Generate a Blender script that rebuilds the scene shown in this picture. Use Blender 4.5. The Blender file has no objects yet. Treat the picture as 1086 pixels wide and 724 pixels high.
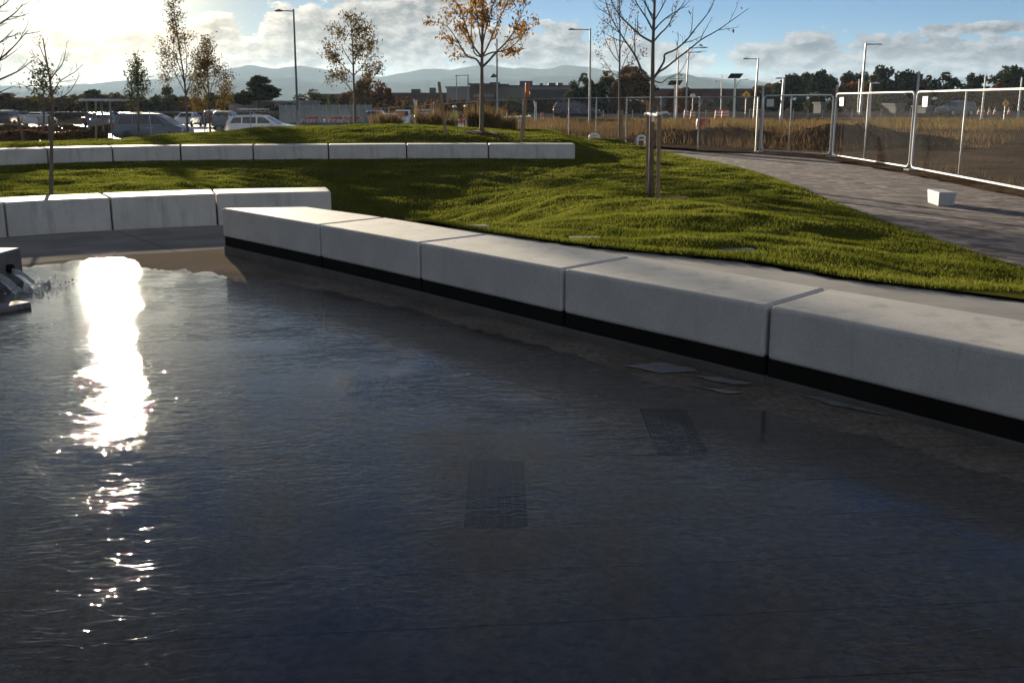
import bpy, bmesh, math, random
import numpy as np
from mathutils import Vector, Matrix

scene = bpy.context.scene
COL = scene.collection
R = math.radians

# ------------------------------------------------------------------ camera
CAM_H = 1.72
FPX = 1100.0
PITCH = math.atan(254.0 / FPX)
cam = bpy.data.cameras.new('camera')
cam.sensor_width = 36.0
cam.lens = FPX / 1086.0 * 36.0
cam.clip_start = 0.05
cam.clip_end = 40000.0
cam_ob = bpy.data.objects.new('camera', cam)
COL.objects.link(cam_ob)
cam_ob.location = (0, 0, CAM_H)
cam_ob.rotation_euler = (R(90) - PITCH, 0, 0)
scene.camera = cam_ob

# ------------------------------------------------------------------ light, exposure
SUN_AZ, SUN_EL = R(-21.0), R(7.0)
SUN_DIR = Vector((math.sin(SUN_AZ) * math.cos(SUN_EL), math.cos(SUN_AZ) * math.cos(SUN_EL), math.sin(SUN_EL)))
sun = bpy.data.lights.new('sun', 'SUN')
sun.energy = 5.0
sun.angle = R(0.53)
sun.color = (1.0, 0.86, 0.64)
sun_ob = bpy.data.objects.new('sun', sun)
COL.objects.link(sun_ob)
sun_ob.rotation_euler = (-SUN_DIR).to_track_quat('-Z', 'Y').to_euler()
sun_ob.location = (0, 0, 30)

scene.view_settings.view_transform = 'Standard'
scene.view_settings.look = 'None'
scene.view_settings.exposure = 1.6
scene.view_settings.gamma = 1.0
scene.view_settings.use_curve_mapping = False
cy = scene.cycles
cy.use_denoising = True
try:
    cy.denoiser = 'OPENIMAGEDENOISE'
except Exception:
    pass
cy.max_bounces = 6
cy.diffuse_bounces = 2
cy.glossy_bounces = 3
cy.transmission_bounces = 4
cy.transparent_max_bounces = 12
cy.volume_bounces = 0
cy.sample_clamp_indirect = 8.0
cy.caustics_reflective = False
cy.caustics_refractive = False


# ------------------------------------------------------------------ pixel <-> world helpers
def ray(px, py):
    u = (px - 543.0) / FPX
    v = (362.0 - py) / FPX
    return Vector((u, math.cos(PITCH) + v * math.sin(PITCH), -math.sin(PITCH) + v * math.cos(PITCH)))


def G(px, py, z=0.0):
    d = ray(px, py)
    t = (z - CAM_H) / d.z
    return Vector((d.x * t, d.y * t, z))


def at(px, py, Y):
    d = ray(px, py)
    t = Y / d.y
    return Vector((d.x * t, Y, CAM_H + d.z * t))


def azel(px, py):
    d = ray(px, py).normalized()
    return math.degrees(math.atan2(d.x, d.y)), math.degrees(math.asin(d.z))


# ------------------------------------------------------------------ node helper
class NT:
    def __init__(s, tree):
        s.t = tree

    def n(s, typ, **kw):
        nd = s.t.nodes.new(typ)
        for k, v in kw.items():
            setattr(nd, k, v)
        return nd

    def set(s, sock, v):
        if v is None:
            return
        if isinstance(v, (int, float)):
            try:
                sock.default_value = v
            except TypeError:
                sock.default_value = (v,) * len(sock.default_value)
        elif isinstance(v, (tuple, list)):
            if len(v) == 3 and sock.type == 'RGBA':
                v = (*v, 1.0)
            sock.default_value = v
        else:
            s.t.links.new(v, sock)

    def m(s, op, a, b=None, c=None, clamp=False):
        nd = s.n('ShaderNodeMath', operation=op, use_clamp=clamp)
        for i, v in enumerate((a, b, c)):
            s.set(nd.inputs[i], v)
        return nd.outputs[0]

    def vm(s, op, a, b=None):
        nd = s.n('ShaderNodeVectorMath', operation=op)
        s.set(nd.inputs[0], a)
        if b is not None:
            s.set(nd.inputs[1], b)
        return nd.outputs['Value'] if op in ('DOT_PRODUCT', 'LENGTH', 'DISTANCE') else nd.outputs[0]

    def comb(s, x, y, z):
        nd = s.n('ShaderNodeCombineXYZ')
        for i, v in enumerate((x, y, z)):
            s.set(nd.inputs[i], v)
        return nd.outputs[0]

    def sep(s, v):
        nd = s.n('ShaderNodeSeparateXYZ')
        s.t.links.new(v, nd.inputs[0])
        return nd.outputs

    def smooth(s, x, lo, hi, a=0.0, b=1.0):
        nd = s.n('ShaderNodeMapRange', interpolation_type='SMOOTHSTEP')
        for i, v in enumerate((x, lo, hi, a, b)):
            s.set(nd.inputs[i], v)
        return nd.outputs[0]

    def mix(s, f, a, b, blend='MIX'):
        nd = s.n('ShaderNodeMix', data_type='RGBA', blend_type=blend)
        s.set(nd.inputs[0], f)
        s.set(nd.inputs[6], a)
        s.set(nd.inputs[7], b)
        return nd.outputs[2]

    def noise(s, vec, scale, detail=4.0, rough=0.55, dist=0.0):
        nd = s.n('ShaderNodeTexNoise')
        s.set(nd.inputs['Vector'], vec)
        nd.inputs['Scale'].default_value = scale
        nd.inputs['Detail'].default_value = detail
        nd.inputs['Roughness'].default_value = rough
        nd.inputs['Distortion'].default_value = dist
        return nd.outputs[0]

    def mapping(s, vec, loc=(0, 0, 0), rot=(0, 0, 0), sc=(1, 1, 1)):
        nd = s.n('ShaderNodeMapping')
        s.t.links.new(vec, nd.inputs[0])
        nd.inputs[1].default_value = loc
        nd.inputs[2].default_value = rot
        nd.inputs[3].default_value = sc
        return nd.outputs[0]


# ------------------------------------------------------------------ sky with clouds
def build_world():
    w = bpy.data.worlds.new('World')
    scene.world = w
    w.use_nodes = True
    t = NT(w.node_tree)
    bg = w.node_tree.nodes['Background']
    sk = t.n('ShaderNodeTexSky', sky_type='NISHITA')
    sk.sun_disc = False
    sk.sun_elevation = SUN_EL
    sk.sun_rotation = SUN_AZ
    sk.altitude = 1600
    sk.air_density = 0.85
    sk.dust_density = 0.3
    sk.ozone_density = 3.5
    STR = 0.05
    gen = t.n('ShaderNodeTexCoord').outputs['Generated']
    d = t.vm('NORMALIZE', gen)
    x, y, z = t.sep(d)
    az = t.m('MULTIPLY', t.m('ARCTAN2', x, y), 57.29578)
    el = t.m('MULTIPLY', t.m('ARCSINE', z), 57.29578)
    q = t.comb(az, t.m('MULTIPLY', el, 1.9), 0.0)
    wob = t.noise(q, 0.55, 9.0, 0.60)
    wob2 = t.noise(t.vm('ADD', q, (-0.30, 0.50, 0.0)), 0.55, 9.0, 0.60)
    big = t.noise(q, 0.11, 3.0, 0.5)

    def blob(px, py, rx, ry, amp=1.0):
        a0, e0 = azel(px, py)
        ra, re = rx * 0.0508, ry * 0.0508
        dx = t.m('DIVIDE', t.m('SUBTRACT', az, a0), ra)
        dy = t.m('DIVIDE', t.m('SUBTRACT', el, e0), re)
        r2 = t.m('ADD', t.m('MULTIPLY', dx, dx), t.m('MULTIPLY', dy, dy))
        return t.m('MULTIPLY', t.m('SUBTRACT', 1.0, r2, clamp=False), amp)

    blobs = [(120, 62, 95, 30), (222, 45, 48, 26), (395, 40, 140, 44), (330, 62, 120, 24), (560, 60, 130, 36),
             (680, 66, 70, 22), (845, 62, 70, 26), (960, 64, 150, 25), (1110, 66, 130, 30), (930, 50, 60, 5), (1050, 30, 60, 7),
             (40, 80, 80, 25), (620, 88, 500, 9), (1100, 92, 400, 10), (900, 86, 250, 10), (250, 80, 200, 12), (-250, 50, 160, 60), (1500, 40, 240, 45), (450, 5, 70, 22)]
    acc = None
    for b in blobs:
        v = t.m('MAXIMUM', blob(*b), -2.0)
        acc = v if acc is None else t.m('SMOOTH_MAX', acc, v, 0.25)
    # scattered unseen high cloud added elsewhere, for grey fill, reflections and other viewpoints
    cover = t.noise(t.vm('MULTIPLY', d, (1.0, 1.0, 2.2)), 2.6, 6.0, 0.6)
    hi = t.m('MULTIPLY', t.m('SUBTRACT', cover, t.smooth(y, -0.1, 0.5, 0.40, 0.49)), 9.0)
    away = t.m('MAXIMUM', t.smooth(el, 8.0, 13.0), t.smooth(t.m('ABSOLUTE', az), 32.0, 42.0))
    hi = t.m('SUBTRACT', t.m('MULTIPLY', hi, away), t.m('MULTIPLY', t.m('SUBTRACT', 1.0, away), 3.0))
    acc = t.m('MAXIMUM', acc, hi)
    dens = t.m('ADD', acc, t.m('MULTIPLY', t.m('SUBTRACT', wob, 0.5), 4.2))
    mask = t.smooth(dens, -0.02, 0.34)
    thick = t.smooth(dens, 0.05, 1.15)
    lit = t.m('MULTIPLY', t.m('SUBTRACT', wob, wob2), 4.6)
    lit = t.m('ADD', lit, 0.36, clamp=True)
    # angle to the sun
    cosg = t.vm('DOT_PRODUCT', d, tuple(SUN_DIR))
    gam = t.m('MULTIPLY', t.m('ARCCOSINE', t.m('MINIMUM', cosg, 0.99999)), 57.29578)
    near = t.m('EXPONENT', t.m('MULTIPLY', t.m('POWER', t.m('DIVIDE', gam, 7.0), 2.0), -1.0))
    wide = t.m('EXPONENT', t.m('DIVIDE', gam, -22.0))
    # cloud light: grey-blue core, bright silver rim, both much brighter towards the sun
    rim = t.m('SUBTRACT', 1.0, thick)
    val = t.m('ADD', t.m('MULTIPLY', rim, 0.26), t.m('MULTIPLY', lit, 0.62))
    gain = t.m('ADD', 0.155, t.m('ADD', t.m('MULTIPLY', wide, 0.235), t.m('MULTIPLY', near, 0.26)))
    core_c = t.mix(wide, (0.13, 0.18, 0.27), (0.27, 0.235, 0.185))
    rim_c = t.mix(wide, (0.90, 0.90, 0.92), (1.0, 0.88, 0.62))
    ccol = t.vm('ADD', core_c, t.vm('MULTIPLY', rim_c, t.comb(val, val, val)))
    ccol = t.vm('MULTIPLY', ccol, t.comb(gain, gain, gain))
    # unseen clouds opposite the sun brightened as added fill; high ones dimmed for reflections
    anti = t.smooth(t.vm('DOT_PRODUCT', d, (-SUN_DIR.x, -SUN_DIR.y, 0.0)), 0.0, 0.75)
    ccol = t.vm('ADD', ccol, t.vm('MULTIPLY', (0.15, 0.122, 0.078), t.comb(near, near, near)))
    ccol = t.vm('MULTIPLY', ccol, t.mix(near, (1.0, 1.0, 1.0), (1.06, 0.97, 0.80)))
    dim = t.m('ADD', t.smooth(el, 7.0, 22.0, 1.0, 0.42), t.m('MULTIPLY', anti, 2.1))
    warm = t.mix(anti, (1.0, 1.0, 1.0), (1.03, 0.99, 0.93))
    ccol = t.vm('MULTIPLY', ccol, warm)
    ccol = t.vm('MULTIPLY', ccol, t.comb(dim, dim, dim))
    skyc = t.vm('MULTIPLY', sk.outputs[0], (STR * 0.56, STR * 0.60, STR * 0.69))
    skyc = t.vm('MULTIPLY', skyc, t.mix(t.m('MINIMUM', t.m('MULTIPLY', t.m('EXPONENT', t.m('DIVIDE', gam, -9.0)), 2.0), 1.0), (1.0, 1.0, 1.0), (0.80, 0.66, 0.50)))
    # solar aureole
    aur = t.m('ADD', t.m('MULTIPLY', t.m('EXPONENT', t.m('MULTIPLY', t.m('POWER', t.m('DIVIDE', gam, 4.2), 2.0), -1.0)), 0.42), t.m('MULTIPLY', near, 0.15))
    skyc = t.vm('ADD', skyc, t.vm('MULTIPLY', (1.0, 0.86, 0.56), t.comb(aur, aur, aur)))
    fin = t.mix(mask, skyc, ccol)
    t.t.links.new(fin, bg.inputs[0])
    bg.inputs[1].default_value = 1.0
    w.cycles.sampling_method = 'MANUAL'
    w.cycles.sample_map_resolution = 1024


build_world()


# ------------------------------------------------------------------ mesh builder
class MB:
    def __init__(s):
        s.v = []
        s.f = []
        s.mi = []

    def add(s, verts, faces, mi=0):
        o = len(s.v)
        s.v.extend([tuple(p) for p in verts])
        s.f.extend([tuple(i + o for i in f) for f in faces])
        s.mi.extend([mi] * len(faces))

    def box(s, c, size, rot=0.0, mi=0, taper=1.0):
        hx, hy, hz = size[0] / 2, size[1] / 2, size[2] / 2
        pts = []
        for dz in (-1, 1):
            k = 1.0 if dz < 0 else taper
            for dx, dy in ((-1, -1), (1, -1), (1, 1), (-1, 1)):
                X, Y = dx * hx * k, dy * hy * k
                pts.append((c[0] + X * math.cos(rot) - Y * math.sin(rot), c[1] + X * math.sin(rot) + Y * math.cos(rot), c[2] + dz * hz))
        s.add(pts, [(3, 2, 1, 0), (4, 5, 6, 7), (0, 1, 5, 4), (1, 2, 6, 5), (2, 3, 7, 6), (3, 0, 4, 7)], mi)

    def tube(s, path, radii, sides=6, caps=True, mi=0):
        path = [Vector(p) for p in path]
        if isinstance(radii, (int, float)):
            radii = [radii] * len(path)
        rings = []
        up = None
        for i, p in enumerate(path):
            a = path[max(i - 1, 0)]
            b = path[min(i + 1, len(path) - 1)]
            d = (b - a)
            if d.length < 1e-9:
                d = Vector((0, 0, 1))
            d.normalize()
            if up is None:
                up = Vector((0, 0, 1)) if abs(d.z) < 0.9 else Vector((1, 0, 0))
            e = d.cross(up)
            if e.length < 1e-4:
                e = d.orthogonal()
            e.normalize()
            up = e.cross(d).normalized()
            rings.append([p + (e * math.cos(k * 2 * math.pi / sides) + up * math.sin(k * 2 * math.pi / sides)) * radii[i] for k in range(sides)])
        vs = [q for r in rings for q in r]
        fs = []
        for i in range(len(rings) - 1):
            for k in range(sides):
                a = i * sides + k
                b = i * sides + (k + 1) % sides
                fs.append((a, b, b + sides, a + sides))
        if caps:
            fs.append(tuple(range(sides - 1, -1, -1)))
            fs.append(tuple(range((len(rings) - 1) * sides, len(rings) * sides)))
        s.add(vs, fs, mi)

    def poly(s, pts, mi=0):
        s.add(pts, [tuple(range(len(pts)))], mi)

    def prism(s, base, dz, mi=0):
        n = len(base)
        vs = [tuple(p) for p in base] + [(p[0], p[1], p[2] + dz) for p in base]
        fs = [tuple(range(n - 1, -1, -1)), tuple(range(n, 2 * n))]
        fs += [(i, (i + 1) % n, n + (i + 1) % n, n + i) for i in range(n)]
        s.add(vs, fs, mi)

    def lathe(s, prof, c=(0, 0, 0), n=16, axis='z', mi=0):
        vs, fs = [], []
        for r, h in prof:
            for k in range(n):
                a = 2 * math.pi * k / n
                if axis == 'z':
                    vs.append((c[0] + r * math.cos(a), c[1] + r * math.sin(a), c[2] + h))
                else:
                    vs.append((c[0] + r * math.cos(a), c[1] + h, c[2] + r * math.sin(a)))
        for i in range(len(prof) - 1):
            for k in range(n):
                a, b = i * n + k, i * n + (k + 1) % n
                fs.append((a, b, b + n, a + n))
        fs.append(tuple(range(n - 1, -1, -1)))
        fs.append(tuple(range((len(prof) - 1) * n, len(prof) * n)))
        s.add(vs, fs, mi)

    def build(s, name, mat, parent=None, smooth=False, bevel=0.0, loc=None, kind=None, segs=2):
        me = bpy.data.meshes.new(name)
        off = Vector((0, 0, 0))
        if parent is not None:
            off = Vector(parent.get('_abs', (0, 0, 0)))
        if loc is not None:
            off = Vector(loc)
        me.from_pydata([(p[0] - off.x, p[1] - off.y, p[2] - off.z) for p in s.v], [], s.f)
        mats = mat if isinstance(mat, (list, tuple)) else [mat]
        for m in mats:
            me.materials.append(m)
        if len(mats) > 1:
            me.polygons.foreach_set('material_index', s.mi)
        bm = bmesh.new()
        bm.from_mesh(me)
        bmesh.ops.recalc_face_normals(bm, faces=bm.faces)
        bm.to_mesh(me)
        bm.free()
        if smooth:
            me.polygons.foreach_set('use_smooth', [True] * len(me.polygons))
        ob = bpy.data.objects.new(name, me)
        COL.objects.link(ob)
        if parent is not None:
            ob.parent = parent
            ob['_abs'] = tuple(off)
        elif loc is not None:
            ob.location = loc
            ob['_abs'] = tuple(off)
        if bevel > 0:
            b = ob.modifiers.new('bevel', 'BEVEL')
            b.width = bevel
            b.segments = segs
            b.limit_method = 'ANGLE'
            b.angle_limit = R(35)
        if kind:
            ob['kind'] = kind
        return ob


def thing(name, label, cat, loc=(0, 0, 0), rz=0.0, group=None):
    o = bpy.data.objects.new(name, None)
    COL.objects.link(o)
    o.location = loc
    o.rotation_euler = (0, 0, rz)
    o.empty_display_size = 0.2
    o['label'] = label
    o['category'] = cat
    o['_abs'] = tuple(loc) if rz == 0.0 else (0, 0, 0)
    if group:
        o['group'] = group
    return o


def tag(o, label, cat, group=None):
    o['label'] = label
    o['category'] = cat
    if group:
        o['group'] = group
    return o


def dup(root, loc, rz=0.0, label=None, scale=None):
    r = root.copy()
    COL.objects.link(r)
    r.location = loc
    r.rotation_euler = (0, 0, rz)
    if scale is not None:
        r.scale = scale if isinstance(scale, (tuple, list)) else (scale,) * 3
    if label:
        r['label'] = label
    for ch in list(root.children):
        c = ch.copy()
        COL.objects.link(c)
        c.parent = r
        for g in list(ch.children):
            k = g.copy()
            COL.objects.link(k)
            k.parent = c
    return r


def recolor(root, old, new):
    """gives a copied thing its own paint (object-linked material slots)"""
    for ch in [root] + list(root.children):
        if ch.type != 'MESH':
            continue
        for sl in ch.material_slots:
            if sl.material == old:
                sl.link = 'OBJECT'
                sl.material = new


# ------------------------------------------------------------------ materials
def pmat(name, c1, c2=None, scale=4.0, rough=0.6, bump=0.0, bscale=60.0, metal=0.0, c3=None, scale3=0.7, detail=5.0, spec=0.5, coord='Object', stretch=(1, 1, 1), coat=0.0, trans=0.0):
    m = bpy.data.materials.new(name)
    m.use_nodes = True
    t = NT(m.node_tree)
    b = m.node_tree.nodes['Principled BSDF']
    vec = t.n('ShaderNodeTexCoord').outputs[coord]
    if stretch != (1, 1, 1):
        vec = t.mapping(vec, sc=stretch)
    col = None
    if c2 is not None:
        n = t.noise(vec, scale, detail)
        col = t.mix(t.smooth(n, 0.33, 0.67), c1, c2)
        if c3 is not None:
            n3 = t.noise(vec, scale3, 4.0)
            col = t.mix(t.smooth(n3, 0.5, 0.68), col, c3)
        t.set(b.inputs['Base Color'], col)
    else:
        n = t.noise(vec, scale, 3.0)
        f = t.smooth(n, 0.3, 0.7, 0.88, 1.08)
        t.set(b.inputs['Base Color'], t.vm('MULTIPLY', c1, t.comb(f, f, f)))
    b.inputs['Roughness'].default_value = rough
    b.inputs['Metallic'].default_value = metal
    b.inputs['Specular IOR Level'].default_value = spec
    b.inputs['Coat Weight'].default_value = coat
    if bump > 0:
        bn = t.n('ShaderNodeBump')
        bn.inputs['Strength'].default_value = 1.0
        bn.inputs['Distance'].default_value = bump
        t.set(bn.inputs['Height'], t.noise(vec, bscale, 4.0, 0.6))
        t.set(b.inputs['Normal'], bn.outputs[0])
    return m


def leafmat(name, c1, c2, scale=1.5, trn=0.35):
    m = bpy.data.materials.new(name)
    m.use_nodes = True
    t = NT(m.node_tree)
    m.node_tree.nodes.remove(m.node_tree.nodes['Principled BSDF'])
    out = m.node_tree.nodes['Material Output']
    vec = t.n('ShaderNodeTexCoord').outputs['Object']
    n = t.noise(vec, scale, 3.0)
    rnd = t.n('ShaderNodeNewGeometry').outputs['Random Per Island']
    f = t.m('ADD', t.m('MULTIPLY', t.smooth(n, 0.3, 0.7), 0.6), t.m('MULTIPLY', rnd, 0.4))
    c = t.mix(f, c1, c2)
    df = t.n('ShaderNodeBsdfDiffuse')
    t.set(df.inputs[0], c)
    tr = t.n('ShaderNodeBsdfTranslucent')
    t.set(tr.inputs[0], c)
    mx = t.n('ShaderNodeMixShader')
    mx.inputs[0].default_value = trn
    t.t.links.new(df.outputs[0], mx.inputs[1])
    t.t.links.new(tr.outputs[0], mx.inputs[2])
    t.t.links.new(mx.outputs[0], out.inputs[0])
    return m


M = {}


def concrete(name, a, b, stain, pit=0.0015):
    m = bpy.data.materials.new(name)
    m.use_nodes = True
    t = NT(m.node_tree)
    bs = m.node_tree.nodes['Principled BSDF']
    tc = t.n('ShaderNodeTexCoord').outputs['Object']
    n1 = t.noise(tc, 2.2, 6.0, 0.6)
    n2 = t.noise(tc, 70.0, 3.0, 0.6)
    n3 = t.noise(t.mapping(tc, sc=(6, 6, 0.9)), 1.0, 5.0, 0.6)
    c = t.mix(t.smooth(n1, 0.3, 0.7), a, b)
    c = t.mix(t.smooth(n3, 0.50, 0.74, 0.0, 0.75), c, stain)
    n4 = t.noise(tc, 9.0, 5.0, 0.65)
    c = t.mix(t.smooth(n4, 0.56, 0.74, 0.0, 0.35), c, stain)
    pits = t.smooth(t.noise(tc, 48.0, 2.0, 0.5), 0.70, 0.76, 1.0, 0.55)
    c = t.vm('MULTIPLY', c, t.comb(pits, pits, pits))
    g = t.smooth(n2, 0.3, 0.7, 0.92, 1.06)
    c = t.vm('MULTIPLY', c, t.comb(g, g, g))
    t.set(bs.inputs['Base Color'], c)
    bs.inputs['Roughness'].default_value = 0.72
    bs.inputs['Specular IOR Level'].default_value = 0.4
    bn = t.n('ShaderNodeBump')
    bn.inputs['Distance'].default_value = pit
    h = t.m('ADD', t.noise(tc, 140.0, 3.0, 0.6), t.m('MULTIPLY', n1, 2.0))
    t.set(bn.inputs['Height'], h)
    t.set(bs.inputs['Normal'], bn.outputs[0])
    return m


M['bench'] = concrete('bench_concrete', (0.405, 0.39, 0.365), (0.49, 0.475, 0.445), (0.30, 0.29, 0.275))
M['plinth'] = concrete('plinth_concrete', (0.12, 0.112, 0.102), (0.18, 0.17, 0.155), (0.07, 0.067, 0.06))
M['plinth_wet'] = concrete('wet_plinth_concrete', (0.065, 0.060, 0.054), (0.095, 0.088, 0.080), (0.035, 0.033, 0.030))
M['gap'] = pmat('shade_black', (0.006, 0.0055, 0.005), (0.010, 0.009, 0.008), 5, 0.9, spec=0.1)  # near-black that puts the shade under the seat slabs into the colour
M['bark'] = pmat('bark', (0.10, 0.075, 0.055), (0.16, 0.125, 0.095), 18, 0.9, 0.004, 60, stretch=(1, 1, 0.3))
M['bark_dark'] = pmat('bark_dark', (0.085, 0.066, 0.053), (0.145, 0.115, 0.092), 14, 0.9, 0.003, 50, stretch=(1, 1, 0.3))
M['stake'] = pmat('stake_wood', (0.20, 0.135, 0.075), (0.30, 0.21, 0.125), 12, 0.85, 0.002, 40, stretch=(3, 3, 0.4))
M['galv'] = pmat('galvanised_steel', (0.50, 0.51, 0.52), (0.60, 0.61, 0.62), 8, 0.6, metal=0.2)
M['galv_dull'] = pmat('weathered_steel', (0.34, 0.35, 0.36), (0.44, 0.45, 0.46), 6, 0.5, metal=0.6)
M['wire'] = pmat('fence_wire', (0.12, 0.115, 0.11), (0.17, 0.165, 0.155), 6, 0.8)
M['pole'] = pmat('pole_paint', (0.30, 0.31, 0.32), (0.36, 0.37, 0.38), 2, 0.45, metal=0.3)
M['pole_dark'] = pmat('dark_pole_paint', (0.085, 0.085, 0.09), (0.12, 0.12, 0.125), 2, 0.5, metal=0.2)
M['white'] = pmat('white_paint', (0.66, 0.66, 0.65), (0.72, 0.72, 0.71), 3, 0.5)
M['cabin'] = pmat('cabin_panels', (0.13, 0.135, 0.14), (0.16, 0.165, 0.17), 3, 0.9, spec=0.0)
M['tie'] = pmat('tie_strap', (0.70, 0.69, 0.66), (0.8, 0.79, 0.76), 30, 0.5)
M['yellow'] = pmat('sign_yellow', (0.72, 0.40, 0.03), None, 3, 0.5)
M['orange'] = pmat('traffic_orange', (0.50, 0.10, 0.03), None, 3, 0.6)
M['red'] = pmat('red_plastic', (0.34, 0.018, 0.014), (0.40, 0.024, 0.017), 3, 0.45)
M['black'] = pmat('black_plastic', (0.015, 0.015, 0.016), None, 3, 0.5)
M['tyre'] = pmat('tyre_rubber', (0.02, 0.02, 0.02), None, 6, 0.8)
M['rim'] = pmat('wheel_alloy', (0.45, 0.45, 0.46), None, 6, 0.35, metal=0.9)
M['glass'] = pmat('dark_glass', (0.02, 0.024, 0.028), None, 2, 0.06, spec=0.8)
M['lamp_red'] = pmat('tail_lamp', (0.35, 0.015, 0.012), None, 2, 0.2)
M['lamp_clear'] = pmat('head_lamp', (0.75, 0.75, 0.73), None, 2, 0.15)
M['solar'] = pmat('solar_cells', (0.012, 0.014, 0.03), (0.02, 0.022, 0.045), 5, 0.2)
M['mulch'] = pmat('bark_mulch', (0.075, 0.035, 0.02), (0.14, 0.07, 0.04), 25, 0.95, 0.01, 30)


def paint(name, c, rough=0.3, coat=0.6):
    return pmat(name, c, tuple(k * 0.93 for k in c), 1.0, rough, metal=0.25, coat=coat)


# ================================================================== TERRAIN
def sstep(x, a, b):
    t = np.clip((x - a) / (b - a), 0, 1)
    return t * t * (3 - 2 * t)


def zg(x, y):
    """height of the natural ground round the park"""
    x = np.asarray(x, float)
    y = np.asarray(y, float)
    return -0.75 * sstep(-x, -4.0, 12.0) * sstep(y, 38.0, 64.0)


def vnoise(x, y, s, seed=0):
    """smooth value noise"""
    rng = np.random.RandomState(seed)
    tab = rng.rand(256, 256)
    X, Y = x / s, y / s
    xi, yi = np.floor(X).astype(int), np.floor(Y).astype(int)
    fx, fy = X - xi, Y - yi
    fx, fy = fx * fx * (3 - 2 * fx), fy * fy * (3 - 2 * fy)
    g = lambda a, b: tab[a % 256, b % 256]
    return (g(xi, yi) * (1 - fx) + g(xi + 1, yi) * fx) * (1 - fy) + (g(xi, yi + 1) * (1 - fx) + g(xi + 1, yi + 1) * fx) * fy - 0.5


def pool_z(y):
    return -0.055 - 0.0105 * (y - 6.5)


# --- the rows of concrete seating: front and back edges of the top, in plan
MAIN_TOP = 0.46
mf = [G(234.6, 220.5, MAIN_TOP), G(338.2, 238.1, MAIN_TOP), G(444.5, 257, MAIN_TOP), G(597, 285, MAIN_TOP), G(814.6, 324.1, MAIN_TOP), G(1086, 376.6, MAIN_TOP)]
mb = [G(326, 219.2, MAIN_TOP), G(407.8, 230.4, MAIN_TOP), G(517.3, 248.3, MAIN_TOP), G(670, 272.1, MAIN_TOP), G(878, 305.5, MAIN_TOP), G(1086, 339.3, MAIN_TOP)]
# run on past the frame along the same curve
d5 = (mf[5] - mf[4]).normalized()
mf[5] = mf[4] + (mf[5] - mf[4]).normalized() * 1.93
mb[5] = mb[4] + (mb[5] - mb[4]).normalized() * 1.93
dn = Vector((0.60, -0.80, 0))
mf.append(mf[5] + dn * 1.9)
mb.append(mb[5] + dn * 1.95)

LOW_TOP, LOW_BASE = 0.27, -0.23
LOWF_PX = [(-110, 226), (5, 215), (117, 209.5), (229, 205.5), (351, 203)]
lf = [G(px, py, LOW_TOP) for px, py in LOWF_PX]
UP_TOP = 0.46
UPF_PX = [(-60, 160.2), (50, 157.2), (119, 155.6), (191, 154.6), (268, 154), (348, 153.5), (431, 153), (518, 152.8), (610, 152.6)]
uf = [G(px, py, UP_TOP) for px, py in UPF_PX]


def offset_line(pts, w):
    out = []
    for i, p in enumerate(pts):
        a, b = pts[max(i - 1, 0)], pts[min(i + 1, len(pts) - 1)]
        d = (b - a).normalized()
        out.append(p + Vector((-d.y, d.x, 0)) * w)
    return out


lb = offset_line(lf, 0.95)
ub = offset_line(uf, 0.9)

# --- lawn heights by a thin plate spline through traced and shaped points
STRIP_PX = [(430, 236), (500, 245), (570, 255), (640, 264.5), (720, 272), (800, 279.5), (900, 297), (1000, 309), (1086, 320), (1300, 350)]
STRIP_Z = 0.19
strip_edge = [G(px, py, STRIP_Z) for px, py in STRIP_PX]
PAVE_PX = [(708, 162), (752, 172), (800, 183), (850, 201), (900, 222), (950, 242), (1000, 260), (1086, 287), (1250, 335)]
pave_edge = [G(px, py, 0.0) for px, py in PAVE_PX]
ctrl = []
for p in strip_edge:
    ctrl.append((p.x, p.y, STRIP_Z + 0.02))
for p in pave_edge:
    ctrl.append((p.x, p.y, 0.03))
for p in lb[:4]:
    ctrl.append((p.x, p.y, LOW_TOP - 0.12))
ctrl += [(lb[4].x, lb[4].y, -0.32)]
for i, p in enumerate(uf):
    ctrl.append((p.x, p.y - 0.1, 0.03 if i < 8 else 0.0))
    q = ub[i]
    ctrl.append((q.x, q.y, 0.43))
ctrl += [(-2.2, 14.8, -0.36), (-2.8, 18.5, -0.88), (-1.6, 20.5, -0.80), (-0.9, 23.5, -0.52), (-3.4, 22.5, -0.66), (-0.5, 17.5, -0.50), (-3.0, 26.0, -0.32), (0.0, 26.5, -0.22),  # hollow shaped to lengthen the long seat row's shadow on the lawn
         (-6.5, 22.0, -0.02), (-9.5, 22.0, 0.04), (-8, 19, 0.02), (-12, 22, 0.06),
         (2.54, 19.0, 0.03), (1.4, 16.6, 0.10), (2.6, 15.2, 0.17), (4.2, 14.2, 0.15), (3.0, 24.0, 0.03), (4.6, 30.0, 0.06),
         (2.4, 27.0, 0.0), (1.3, 22.0, -0.06), (0.9, 19.0, 0.0)]
for px, py, d in [(230, 140.5, 42), (270, 137, 42), (330, 134.2, 42), (375, 133, 42), (430, 132.8, 42), (500, 135.5, 42), (560, 141, 41), (600, 144, 41), (650, 147.5, 41),
                  (510, 141, 36), (468, 142, 35), (555, 150.3, 34), (160, 145, 42), (90, 150, 40), (20, 151, 40), (-60, 152, 40)]:
    p = at(px, py, d)
    ctrl.append((p.x, p.y, p.z))
for x in (-22, -16, -10, -5, 0, 4):
    ctrl.append((x, 52, float(zg(x, 52)) - 0.05))
ctrl = np.array(ctrl)
UX = np.array([p.x for p in uf])
UY = np.array([p.y for p in uf])


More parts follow.
